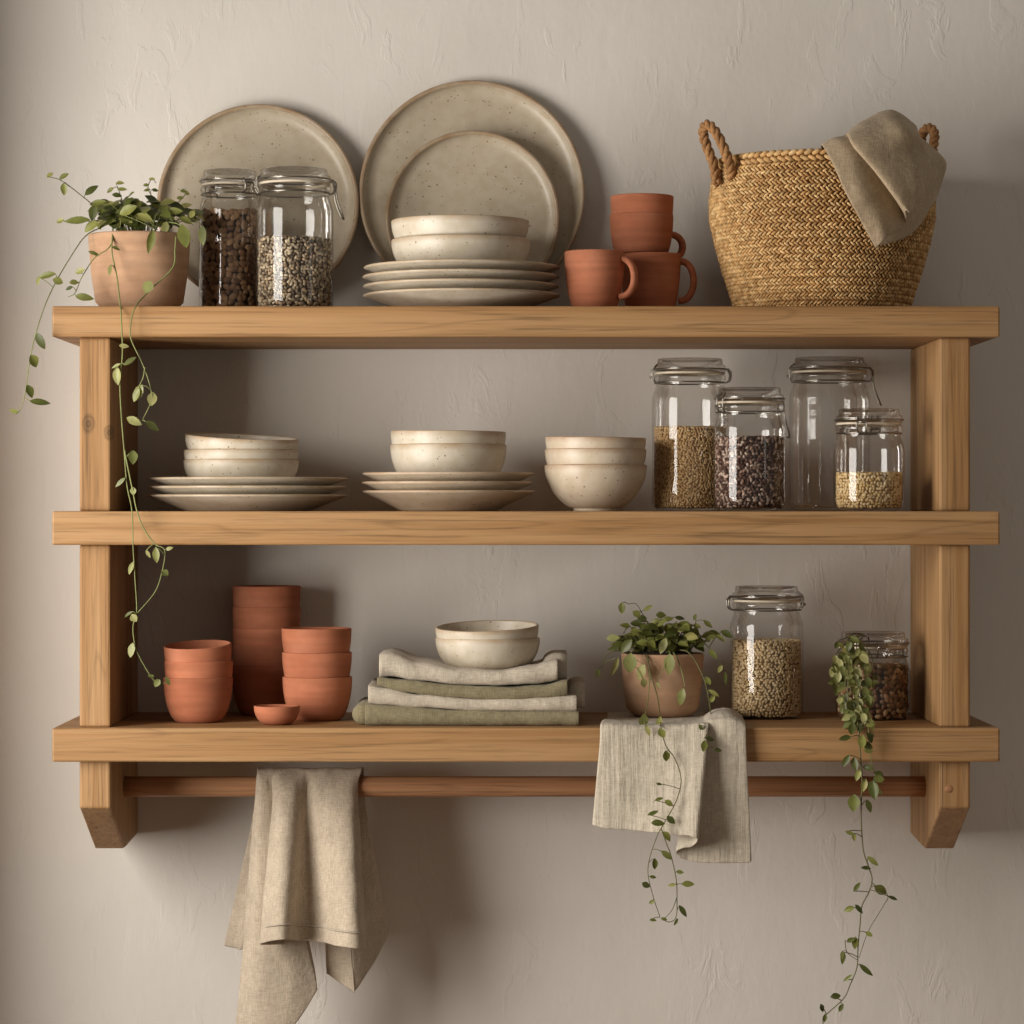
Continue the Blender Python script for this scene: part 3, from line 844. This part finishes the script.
r2 = [bfront(845, 192, .008), bfront(862, 182, .009), bfront(889, 180, .003), bfront(875, 170, .022), bfront(899, 160, .024), bfront(915, 150, .026), bfront(927, 156, .024), bfront(926, 166, .012), P(947, 166, -.168)]
r3 = [bfront(861, 222, .010), bfront(878, 212, .012), bfront(902, 206, .003), bfront(893, 195, .030), bfront(909, 187, .031), bfront(920, 178, .030), bfront(927, 176, .022), bfront(920, 190, .010), P(941, 186, -.175)]
r4 = [bfront(876, 249, .012), bfront(886, 238, .018), bfront(905, 224, .004), bfront(906, 211, .033), bfront(911, 213, .035), bfront(917, 201, .032), bfront(924, 192, .018), bfront(913, 222, .007), P(934, 203, -.185)]
cut = 7
inner, crest, r1, r2, r3, r4 = [q[:cut] for q in (inner, crest, r1, r2, r3, r4)]
crest[6] = P(914, 126, -.195)
tt = sheet('tea_towel', [inner, crest, r1, r2, r3, r4], LINEN_DARK, 6, 6, .0022, .0012, 40, 21, 'taupe linen cloth thrown over the rim of the woven basket', 'cloth', None, Vector((X(880, -.24), -.24, Z(140, -.24))))
bf = [[P(898, 135, -.20), P(910, 130, -.19), P(922, 138, -.178), P(935, 150, -.165)],
      [bfront(893, 175, .009, -.003), bfront(908, 172, .010, -.003), bfront(926, 166, .008, -.003), P(947, 163, -.165)],
      [bfront(884, 212, .007, -.003), bfront(903, 206, .009, -.003), bfront(922, 200, .008, -.003), P(942, 183, -.17)],
      [bfront(877, 246, .009, -.003), bfront(897, 241, .009, -.003), bfront(916, 230, .007, -.003), P(936, 198, -.185)]]
o = sheet('back_fold', bf, LINEN_DARK, 6, 6, .0022, .0012, 40, 33, origin=tt.location.copy())
o.parent = tt; o.location = (0, 0, 0)
# ------------------------------------------------------------------ folded linens
def folded(name, tabs, Yf, Yb, mat, label, seed, tail=None):
    """tabs: (px, top_py, bottom_py) on the front plane; a napkin folded double, fold to the front"""
    def zi(px):
        for (a, t0, b0), (b, t1, b1) in zip(tabs[:-1], tabs[1:]):
            if px <= b:
                s = min(max((px - a) / (b - a), 0), 1); s = s * s * (3 - 2 * s)
                return t0 + (t1 - t0) * s, b0 + (b1 - b0) * s
        return tabs[-1][1:]
    x0, x1 = tabs[0][0], tabs[-1][0]
    n = 44; rings = []; v = []; f = []
    for i in range(n + 1):
        px = x0 + (x1 - x0) * i / n
        tp, bt = zi(px)
        zt, zb = Z(tp, Yf), Z(bt, Yf)
        h = zt - zb; g = h * .06
        e = 1.0
        ed = min(i, n - i)
        rr = h / 2
        sec = []
        wob = .0022 * noise.noise(Vector((px * .03 + seed, 0, 0)))
        yf = Yf + wob
        for k in range(9):                                   # outer front fold
            a = -PI / 2 + PI * k / 8
            sec.append((yf + rr * .75 - rr * .75 * math.cos(a), zb + rr + rr * math.sin(a)))
        sec += [(yf + (Yb - yf) * .5, zt - .0004), (Yb, zt - .001)]
        sec += [(Yb, zb + rr + g), (yf + rr * .7, zb + rr + g), (yf + rr * .5, zb + rr), (yf + rr * .7, zb + rr - g), (Yb, zb + rr - g)]
        sec += [(Yb, zb + .0006), (yf + (Yb - yf) * .5, zb)]
        x = X(px, Yf)
        sh = -.0018 if ed == 0 else 0
        v += [(x, y_, z_ + .0009 * noise.noise(Vector((x * 40, y_ * 30 + seed, z_ * 40)))) for y_, z_ in sec]
        m = len(sec)
    for i in range(n):
        for k in range(m):
            k2 = (k + 1) % m
            f.append((i * m + k, i * m + k2, (i + 1) * m + k2, (i + 1) * m + k))
    f.append(tuple(range(m))); f.append(tuple(reversed(range(n * m, (n + 1) * m))))
    org = Vector((X((x0 + x1) / 2, Yf), (Yf + Yb) / 2, ZB))
    mb = MB(); mb.add([Vector(p) - org for p in v], f)
    o = mb.build(name, mat, None, org); fix_normals(o)
    bv = o.modifiers.new('Bevel', 'BEVEL'); bv.width = .0016; bv.segments = 2; bv.limit_method = 'ANGLE'; bv.angle_limit = 1.0
    tag(o, label, 'napkin', 'folded linens on the bottom shelf')
    if tail:
        a, b, tp, bt, y0, y1 = tail
        q = MB(); hh = (Z(tp, y0) - Z(bt, y0)); rr = hh / 2
        pr = []
        L = X(b, y0) - X(a, y0)
        vv = []; ff = []
        for (yy, k) in ((y0, .86), (y0 + .004, 1), (y1 - .004, 1), (y1, .86)):
            for j in range(12):
                an = PI / 2 + PI * j / 11
                vv.append((X(a, y0) + rr * (1 + math.cos(an) * k), yy, Z(bt, y0) + rr + rr * math.sin(an) * k))
            vv.append((X(b, y0), yy, Z(bt, y0) + rr - rr * k)); vv.append((X(b, y0), yy, Z(bt, y0) + rr + rr * k))
        for i in range(3):
            for j in range(14):
                j2 = (j + 1) % 14
                ff.append((i * 14 + j, i * 14 + j2, (i + 1) * 14 + j2, (i + 1) * 14 + j))
        ff.append(tuple(range(14))); ff.append(tuple(reversed(range(42, 56))))
        q.add([Vector(p) - org for p in vv], ff)
        c = q.build('folded_end', mat, o); fix_normals(c)
    return o
folded('folded_napkin', [(365, 703.5, 725.8), (400, 706, 725.8), (450, 710, 725.8), (520, 711, 725.8), (560, 711, 725.8), (579, 711.5, 725.8)], -.248, -.075, LINEN_OLIVE,
       'olive linen napkin at the bottom of the folded linen pile', 1, (352, 372, 704, 724.5, -.232, -.09))
folded('folded_napkin', [(368, 685, 703.5), (380, 688, 705), (420, 695, 708), (480, 699.5, 711), (545, 698, 711.3), (562, 696, 711.5), (577, 695.5, 711.5)], -.247, -.08, LINEN_GREY,
       'pale linen napkin second from the bottom of the folded pile', 2, (566, 585, 681.5, 708, -.205, -.085))
folded('folded_napkin', [(377, 678, 686), (400, 680, 692), (450, 685, 698), (510, 687.5, 700.5), (545, 685, 699), (567.5, 680, 696.5)], -.246, -.085, LINEN_OLIVE,
       'olive linen napkin third from the bottom of the folded pile', 3)
folded('folded_napkin', [(379, 654, 677), (388, 652.5, 677), (420, 662, 681), (460, 669, 684.5), (500, 671, 685.5), (535, 666, 684), (550, 662, 682), (558, 660.5, 680.5)], -.245, -.10, LINEN_GREY,
       'pale linen napkin on top of the folded pile under two bowls', 5, (542, 567, 653, 680, -.19, -.11))

# ------------------------------------------------------------------ plants
def leaf(mb, base, d, n, L, W, cup=.25, droop=.25, m=0):
    d = d.normalized(); n = (n - d * n.dot(d)); n = n.normalized() if n.length > 1e-6 else d.orthogonal().normalized()
    s = d.cross(n)
    prof = ((0, .06), (.12, .52), (.32, .95), (.52, 1.0), (.72, .78), (.88, .42), (1.0, .03))
    v = []; f = []
    for (t, w) in prof:
        c = base + d * (t * L) - n * (droop * L * t * t)
        for k in (-1, -.5, 0, .5, 1):
            v.append(c + s * (k * w * W / 2) + n * (abs(k) ** 1.5 * w * W / 2 * cup))
    for i in range(len(prof) - 1):
        for k in range(4):
            f.append((i * 5 + k, i * 5 + k + 1, i * 5 + k + 6, i * 5 + k + 5))
    mb.add(v, f, m)
def ang_dir(deg):
    a = math.radians(deg); return Vector((math.cos(a), 0, -math.sin(a)))
def make_vine(root, pts, leaves, lmat, smat, rad=.0008, rnd=None, extra=0, Lr=(8, 12), sub=6):
    """pts: (px,py,Y); leaves: (px,py,length_px,angle_deg[,width ratio[, tilt]])"""
    rnd = rnd or R
    c = catmull([P(*p) for p in pts], sub)
    o0 = root.location
    mb = MB(); mb.add(*tube([p - o0 for p in c], [rad * (1 - .45 * i / len(c)) for i in range(len(c))], 6))
    lv = MB()
    cnt = len(leaves)
    ex = []
    for k in range(extra):
        i = int(rnd.uniform(.1, .98) * (len(c) - 1)); s = S(c[i].y)
        a = rnd.uniform(0, 360)
        ex.append((512 + c[i].x / s + rnd.uniform(-4, 4), 508 - (c[i].z - ZC) / s + rnd.uniform(-3, 5), rnd.uniform(*Lr), a, rnd.uniform(.5, .75)))
    for lf in list(leaves) + ex:
        px, py, Lp, ang = lf[:4]; wr = lf[4] if len(lf) > 4 else .62; tilt = lf[5] if len(lf) > 5 else rnd.uniform(-.5, .5)
        # nearest stem point
        best = min(c, key=lambda q: (512 + q.x / S(q.y) - px) ** 2 + (508 - (q.z - ZC) / S(q.y) - py) ** 2)
        Y = best.y - .004 + rnd.uniform(-.004, .003)
        ctr = P(px, py, Y); L = Lp * S(Y)
        d = (ang_dir(ang) + Vector((0, rnd.uniform(-.35, .25), 0))).normalized()
        base = ctr - d * (L * .5)
        nrm = Vector((tilt * .8, -1, .35 + tilt * .4))
        leaf(lv, base - o0, d, nrm, L, L * wr, rnd.uniform(.05, .4), rnd.uniform(0, .3))
        if (base - best).length > .0015:
            midp = base.lerp(best, .5) + Vector((0, -.001, .001))
            mb.add(*tube([p - o0 for p in catmull([best, midp, base + d * .001], 3)], rad * .55, 5))
    st = mb.build('vine', smat, root)
    lv.build('leaves', lmat, st)
    return st
def pot(root, Rr, H, rb, mat):
    ch = H * .12
    t = .004
    pr = [(0, 0), (rb * .9, 0), (rb * .97, .001), (rb + (Rr - rb) * .5, ch), (Rr * .945, H * .5), (Rr, H - .002), (Rr - t * .3, H), (Rr - t * .8, H), (Rr - t, H - .003), (Rr - t * 2, H * .5), (rb, ch), (0, ch * .8)]
    mb = MB(); v, f, r = lathe(pr, 72); mb.add(v, f); mb.build('pot', mat, root)
    mb = MB(); v, f, r = lathe([(0, H + .004), (Rr * .6, H + .002), (Rr - t * 1.15, H - .003)], 48); mb.add(v, f); mb.build('soil', SOIL, root)
def crown(root, cx, cy, Y, rx, ry, depth, n, Lr, lmat, smat, seed, low=.4):
    """leafy mound: short stems from the soil with leaves along and at the end"""
    rnd = random.Random(seed); o0 = root.location
    st, lv = MB(), MB()
    for k in range(n):
        a = rnd.uniform(0, 2 * PI); q = math.sqrt(rnd.random())
        sx = cx + rx * .55 * q * math.cos(a); sy = Y + depth * .5 * q * math.sin(a)
        h = rnd.uniform(.25, 1.0) * (1 - .45 * q)
        ex = cx + rx * q * math.cos(a) * 1.05; ey = Y + depth * q * math.sin(a)
        p0 = P(sx, cy + 4, sy); p2 = P(ex, cy - ry * h, ey); p1 = p0.lerp(p2, .55) + Vector((0, 0, .005))
        c = catmull([p0, p1, p2], 5)
        st.add(*tube([p - o0 for p in c], .0007, 5))
        for j in range(rnd.randint(2, 4)):
            i = rnd.randint(3, len(c) - 1) if j else len(c) - 1
            b = c[i]; th = rnd.uniform(0, 2 * PI)
            out = Vector((math.cos(a) * .6 + math.cos(th), math.sin(a) * .6 + math.sin(th) - .25, rnd.uniform(-.45, .55)))
            L = rnd.uniform(*Lr) * S(Y)
            leaf(lv, b - o0, out, Vector((rnd.uniform(-.4, .4) - .2, -.85, .8)), L, L * rnd.uniform(.5, .68), rnd.uniform(.05, .35), rnd.uniform(.1, .45))
    s = st.build('foliage_stems', smat, root)
    lv.build('foliage', lmat, root)

# --- plant on the upper board
Y1_ = -.175
p1 = thing('potted_plant', (X(139.5, Y1_), Y1_, ZT), 'trailing green plant in a pale terracotta pot at the left end of the top shelf', 'plant')
pot(p1, 51 * S(Y1_), Z(231, Y1_ - .055) - ZT, 36.5 * S(Y1_), CLAY_POT)
crown(p1, 142, 228, Y1_, 47, 38, .058, 62, (12, 20), LEAF, STEM, 5)
yf = -.245
make_vine(p1, [(104, 226, -.19), (85.5, 236, -.215), (70, 258, -.24), (57, 280, -.26), (46, 303, -.28), (36, 333, -.295), (30, 360, -.297), (25, 394, -.298), (20, 410, -.298), (14, 414, -.298), (9, 408, -.298)],
    [(46, 275, 20, 172, .36), (38, 281, 9, 100, .4), (58, 281, 11, 20, .7), (40, 341, 18, 70, .5), (34, 361, 14, 60, .75), (30, 391, 14, 65, .6), (40, 402, 21, 5, .32), (14, 411, 10, 200, .5)], LEAF, STEM)
make_vine(p1, [(118, 226, -.22), (109.5, 247, -.238), (94.5, 258, -.243), (82, 277, -.245), (75, 293, -.246), (68, 297, -.247)],
    [(94, 253, 12, 15, .35), (80, 271, 11, -20, .6), (74, 282, 9, -10, .7), (69, 288, 8, 160, .5), (84, 297, 19, 8, .4), (116, 248, 9, 20, .4)], LEAF, STEM)
v3 = [(113, 228, -.225), (112, 252, -.243), (117, 277.5, -.252), (120, 303, -.272), (121, 315, -.290), (122.5, 352, -.296), (120, 384, -.296), (121.5, 417, -.296), (124, 448, -.296), (127, 485, -.297), (132, 511, -.298), (133, 545, -.297), (135, 578, -.296), (136.7, 611, -.296), (133, 627, -.296), (135, 645, -.296), (140, 658, -.295), (152, 678, -.29), (159, 683, -.288), (169, 683, -.286)]
make_vine(p1, v3, [(110, 270, 12, 95, .36), (124, 346, 10, 5, .5), (117, 376, 18, 92, .5), (130, 361, 15, -35, .38), (116, 366, 11, 155, .32), (133, 457, 14, 85, .7), (120, 482, 14, 140, .32), (131, 568, 14, 108, .4), (128, 614, 11, 150, .3), (134, 618, 9, 60, .9), (131, 650, 15, 105, .5), (157, 683, 9, 120, .8), (168, 681, 10, 60, .45), (151, 676, 7, 190, .5)], LEAF_PALE, STEM, .0010)
make_vine(p1, [(176, 236, -.235), (175, 250, -.243), (172.5, 268, -.248), (150, 290, -.258), (136, 306, -.286), (131, 322, -.294), (131, 339, -.297), (143, 365, -.297), (151, 390, -.297), (150, 404, -.297), (142, 421, -.297)],
    [(148, 287, 14, 110, .8), (152, 399, 14, 95, .72), (134, 421, 17, 25, .5), (152, 426, 17, 35, .5), (138, 393, 19, 118, .5)], LEAF_PALE, STEM, .0010)
make_vine(p1, [(145, 367, -.298), (143, 378, -.298), (139, 386, -.298)], [(136, 395, 15, 118, .5)], LEAF_PALE, STEM)
make_vine(p1, [(124.5, 450, -.298), (128, 468, -.299), (133, 492, -.299), (137, 511, -.300), (144, 529, -.299), (155, 544, -.298), (163, 548, -.298), (165, 555, -.298), (162, 572, -.297), (155, 592, -.297), (137.5, 613, -.296)],
    [(156, 555, 16, 88, .45), (148, 554, 9, 60, .4), (169, 548.5, 8, -20, .5), (165, 573, 8, 40, .95), (133, 491, 8, 90, .8)], LEAF_PALE, STEM, .0010)
make_vine(p1, [(104, 222, -.19), (92, 205, -.195), (82, 196, -.20), (62, 181, -.205), (50, 177, -.206)],
    [(64, 176, 11, -30, .5), (50, 175, 8, -45, .6), (64, 189, 12, 85, .6), (91, 190, 16, -40, .45), (98, 203, 18, -10, .4)], LEAF, STEM_DARK)
make_vine(p1, [(118, 218, -.21), (104, 219, -.213), (92, 221, -.215), (72, 221, -.216), (62, 221, -.216)],
    [(77, 220, 26, 178, .32), (60, 221, 9, 170, .7), (91, 226, 17, 145, .55), (93, 213, 15, 100, .6)], LEAF, STEM_DARK)
make_vine(p1, [(172, 224, -.20), (185, 221, -.21), (196, 222, -.215), (200, 212, -.215), (206, 200, -.214)],
    [(202, 235, 20, 92, .45), (192, 214, 9, -60, .7), (186, 220, 14, 20, .5)], LEAF, STEM_DARK)
make_vine(p1, [(125, 220, -.19), (123, 205, -.19), (120, 194, -.19), (118, 188, -.19)], [(110, 190, 9, 150, .5), (120, 183, 9, -5, .5), (122, 189, 10, 0, .4), (117, 195, 10, 5, .5)], LEAF, STEM_DARK)
make_vine(p1, [(150, 215, -.16), (153, 200, -.16), (148, 188, -.16), (152, 179, -.16), (156, 183, -.16)], [(146, 185, 6, 180, .6), (152, 179, 7, 0, .5), (147, 190, 7, 170, .5), (155, 190, 7, 10, .5)], LEAF, STEM_DARK)
make_vine(p1, [(170, 214, -.16), (178, 203, -.165), (184, 196, -.165), (187, 190, -.165)], [(183, 191, 6, 180, .7), (187, 193, 6, 20, .7), (180, 198, 7, 180, .6)], LEAF, STEM_DARK)
# big leaves over the rim
make_vine(p1, [(160, 224, -.215), (156, 228, -.235), (153, 233, -.240)], [(151, 241, 24, 98, .36), (145, 217, 18, 20, .5), (128, 210, 20, -25, .55)], LEAF, STEM)
make_vine(p1, [(168, 222, -.215), (178, 224, -.232), (183, 230, -.238)], [(184, 236, 24, 78, .55), (165, 228, 14, 100, .6), (174, 211, 17, -5, .45)], LEAF, STEM)

# --- plant on the draped cloth
Y2 = -.118
p2 = thing('potted_plant', (X(662.5, Y2), Y2, ZB + .0036), 'leafy plant in a terracotta pot standing on the draped linen cloth', 'plant')
pot(p2, 41.5 * S(Y2), Z(655, Y2 - .05) - (ZB + .0036), 30.5 * S(Y2), CLAY_POT)
crown(p2, 662, 653, Y2, 42, 42, .055, 76, (10, 16), LEAF, STEM_DARK, 11)
yh = -.318
make_vine(p2, [(645, 654, -.165), (648, 662, -.178), (651, 676, -.185), (657, 695, -.20), (660, 715, -.24), (661, 728, -.294), (666, 746, -.303), (675, 759, -.308), (681, 779, -.312), (677, 799, -.318), (666, 820, -.324), (658, 834, -.326), (650, 857, -.326), (648, 874, -.326), (653, 896, -.325), (660, 917, -.324)],
    [(666, 756, 11, 85, .75), (659, 722, 12, 110, .5), (662, 733, 11, 60, .7), (659, 784, 6, 10, .5), (659, 799, 10, -20, .35), (653, 813, 12, -20, .35), (658, 823, 14, 0, .5), (669, 803, 10, 30, .6), (671, 820, 11, 40, .6), (667, 836, 12, 45, .6), (667, 855, 14, 35, .45), (655, 864, 12, 85, .5), (653, 877, 7, 10, .5), (646, 885, 9, 25, .7), (652, 902, 7, -30, .6), (653, 920, 7, 0, .5)], LEAF, STEM_DARK, .0008)
make_vine(p2, [(661, 828, -.326), (666, 842, -.326), (671, 856, -.326), (676, 878, -.326), (677, 898, -.325), (676, 917, -.325), (669, 922, -.325), (661, 918, -.325)],
    [(680, 872, 8, 8, .5), (672, 885, 8, 170, .45), (688, 884, 13, 0, .5), (683, 911, 14, 55, .4), (664, 919, 7, 200, .5), (676, 922, 8, 120, .4)], LEAF, STEM_DARK, .0008)
make_vine(p2, [(677, 897, -.326), (672, 910, -.326), (664, 919, -.326)], [], LEAF, STEM_DARK, .0006)
make_vine(p2, [(648, 656, -.165), (649.5, 678, -.182), (648, 700, -.20), (645, 716, -.26), (645, 730, -.296)],
    [(643.5, 721, 14, 95, .75), (648, 731, 12, 75, .4)], LEAF_PALE, STEM, .0008)
make_vine(p2, [(673, 652, -.165), (678, 660, -.172), (683, 676, -.178), (685, 688, -.182)], [(681, 697, 18, 105, .5)], LEAF_PALE, STEM, .0008)
make_vine(p2, [(680, 650, -.16), (688, 652, -.17), (697, 664, -.185), (705, 682, -.20), (709, 701, -.225), (711, 718, -.262), (708, 732, -.296), (703, 742, -.300), (712, 748, -.302), (719, 749, -.302)],
    [(708, 681, 10, 60, .6), (714, 693, 13, 30, .35), (712, 699, 10, 120, .5), (710, 739, 10, 10, .5), (704, 746, 12, 100, .6), (718, 750, 9, 5, .5), (701, 728, 9, 60, .4)], LEAF, STEM_DARK, .0008)
make_vine(p2, [(690, 648, -.14), (701, 641, -.145), (712, 652, -.15), (716, 658, -.15), (722, 666, -.15), (726, 676, -.15), (726.5, 685, -.15)],
    [(713, 654, 12, 50, .5), (720, 669, 9, 120, .5), (720.5, 638, 11, 35, .45), (727, 634, 14, 30, .5), (711, 637, 11, -20, .5), (725.5, 678, 12, 88, .3), (701, 645, 9, 160, .5)], LEAF, STEM_DARK, .0008)
make_vine(p2, [(655, 645, -.13), (649, 627, -.135), (642.5, 614, -.14), (636, 604, -.14), (628, 604, -.14)],
    [(622, 608, 12, 95, .6), (648, 608, 11, -30, .4), (637, 614, 10, 30, .7), (642, 618, 10, 0, .6)], LEAF, STEM_DARK, .0008)
make_vine(p2, [(630, 652, -.14), (617, 651, -.15), (606, 656, -.155), (602, 668, -.157)],
    [(598, 673, 9, 95, .6), (615, 667, 21, 108, .28), (613, 638, 13, -10, .6), (614, 648, 13, 170, .4)], LEAF_PALE, STEM, .0007)
make_vine(p2, [(640, 650, -.16), (632, 652, -.172), (629, 658, -.176)], [(630, 663, 20, 95, .72), (641, 672, 18, 112, .55), (644, 683, 10, 80, .7), (626, 646, 17, 130, .55)], LEAF_PALE, STEM, .0007)
make_vine(p2, [(668, 650, -.16), (670, 653, -.172), (670, 656, -.176)], [(669, 664, 21, 96, .56), (658, 685, 7, 60, .5), (663, 646, 17, 110, .5)], LEAF_PALE, STEM, .0007)
make_vine(p2, [(662, 646, -.12), (662, 630, -.12), (661, 618, -.12)], [(661, 615, 10, 0, .7), (656, 621, 11, 170, .5), (668, 619, 11, -10, .5), (680, 618, 11, 10, .4)], LEAF, STEM_DARK, .0007)
make_vine(p2, [(690, 645, -.12), (694, 630, -.12), (696, 620, -.12)], [(695, 617, 7, -70, .5), (697, 626, 9, 20, .6), (708, 624, 12, 40, .4)], LEAF, STEM_DARK, .0007)

# --- vine cutting draped from the lid of the nut jar
Y3 = -.195
p3 = thing('trailing_vine', P(852, 636, -.16), 'long trailing vine draped over the short nut jar and down past the shelf', 'vine')
main = [(862, 634, -.135), (853, 634, -.165), (847, 642, -.178), (848, 665, -.185), (851, 690, -.20), (855, 712, -.24), (858, 724, -.287), (860, 750, -.292), (862, 780, -.293), (861, 812, -.294), (863, 848, -.294), (868, 865, -.294), (872, 879, -.294), (869, 892, -.294), (862, 906, -.294), (860, 925, -.294), (858, 947, -.294), (857, 967, -.294), (850, 985, -.294), (844, 998, -.294), (828, 1013, -.294), (823, 1018, -.294), (824, 1032, -.294)]
rv = random.Random(4)
lv3 = [(850, 833, 10, 20, .4), (854, 837, 9, 80, .5), (873, 861, 14, 40, .4), (866, 868, 11, 5, .4), (881, 890, 16, 30, .6), (857, 887, 12, -55, .4), (893, 898, 12, 20, .3), (849, 909, 11, 160, .55), (859, 909, 12, 50, .4), (869, 934, 8, 30, .6), (855, 943, 13, 95, .5), (851, 940, 10, -25, .5), (843, 958, 13, 100, .4), (866, 970, 18, 42, .3), (848, 978, 12, -40, .3), (836, 996, 12, -10, .55), (841, 1008, 10, 120, .5), (822, 1008, 9, 70, .6), (825, 1018, 9, 100, .5),
       (845, 738, 13, 170, .45), (846, 761, 15, 120, .45), (855, 764, 14, 80, .55), (874, 790, 20, 85, .55), (864, 785, 14, 100, .5), (854, 803, 18, 95, .7), (869, 806, 14, 70, .5), (858, 775, 13, 110, .5), (867, 745, 14, 30, .5), (870, 738, 12, 60, .6), (862, 742, 15, 95, .6), (852, 729, 13, 100, .6), (872, 725, 14, 70, .5)]
make_vine(p3, main, lv3, LEAF, STEM_DARK, .0010, rv)
make_vine(p3, [(866, 636, -.145), (856, 637, -.17), (853, 660, -.188), (858, 695, -.21), (864, 716, -.26), (868, 726, -.288), (871, 760, -.292), (876, 778, -.293), (873, 795, -.293)], [(869, 700, 12, 80, .5)], LEAF, STEM, .0008, rv, 14)
make_vine(p3, [(871, 882, -.295), (878, 888, -.295), (888, 896, -.295), (882, 908, -.295), (868, 932, -.294), (859, 958, -.294)], [], LEAF, STEM_DARK, .0006, rv)
make_vine(p3, [(845, 940, -.295), (847, 952, -.295), (857, 960, -.295)], [(842, 955, 9, 100, .4)], LEAF, STEM_DARK, .0006, rv)
st, lvm = MB(), MB()
o0 = p3.location
for k in range(180):
    s = rv.random()
    py = 645 + (728 - 645) * s ** .9
    half = 14 + 6 * math.sin(PI * min(s * 1.2, 1)) - 8 * max(0, s - .55) * 2
    cx = 850 + 7 * s
    px = cx + rv.uniform(-1, 1) * half
    Y = -.175 - .025 * rv.random() - .055 * s - (.035 if s > .85 else 0)
    Y = max(Y, -.285)
    L = rv.uniform(7, 13) * S(Y)
    d = Vector((rv.uniform(-.6, .6), rv.uniform(-.6, .1), rv.uniform(-1.2, -.1 if s > .12 else .5)))
    b = P(px, py - 4, Y)
    leaf(lvm, b - o0, d, Vector((rv.uniform(-.5, .5), -1, rv.uniform(-.1, .9))), L, L * rv.uniform(.5, .7), rv.uniform(.05, .35), rv.uniform(0, .3))
    if k % 17 == 0:
        top = P(855 + rv.uniform(-6, 6), 636, -.165)
        st.add(*tube([q - o0 for q in catmull([top, P(px, (636 + py) / 2, Y + .006), b], 4)], .0006, 5))
st.build('foliage_stems', STEM_DARK, p3)
lvm.build('foliage', LEAF_PALE, p3)

# ------------------------------------------------------------------ light
def area(name, loc, rot, sx, sy, e, col):
    l = bpy.data.lights.new(name, 'AREA'); l.shape = 'RECTANGLE'; l.size = sx; l.size_y = sy; l.energy = e; l.color = col
    o = bpy.data.objects.new(name, l); o.location = loc; o.rotation_euler = rot
    return link(o)
# daylight through the window in the left wall (faces +x)
area('window_daylight', (WX - .07, (WY0 + WY1) / 2, (WZ0 + WZ1) / 2), (0, -PI / 2, 0), WZ1 - WZ0 - .06, abs(WY1 - WY0) - .06, 45.0, (1.0, .958, .895))
# weaker second window on the right of the room
d = Vector((0.1, -.1, ZC)) - Vector((2.0, -1.9, ZC + .45))
area('far_window', (2.0, -1.9, ZC + .45), d.to_track_quat('-Z', 'Y').to_euler(), .3, 1.0, 1.6, (1.0, .9, .78))
w = bpy.data.worlds.new('room'); scene.world = w; w.use_nodes = True
bg = w.node_tree.nodes['Background']; bg.inputs[0].default_value = (1.0, .90, .79, 1); bg.inputs[1].default_value = .195

# ------------------------------------------------------------------ camera
cam = bpy.data.cameras.new('camera'); co = link(bpy.data.objects.new('camera', cam))
co.location = (0, -D, ZC); co.rotation_euler = (PI / 2, 0, 0)
cam.sensor_width = 36; cam.lens = 36 * F / 1024.0
cam.shift_y = -4 / 1024.0
cam.clip_start = .05
scene.camera = co
scene.view_settings.view_transform = 'Standard'
scene.view_settings.look = 'None'
scene.view_settings.exposure = 0.0
try:
    scene.cycles.transparent_max_bounces = 32
    scene.cycles.max_bounces = 8
    scene.cycles.use_denoising = True
except Exception: pass
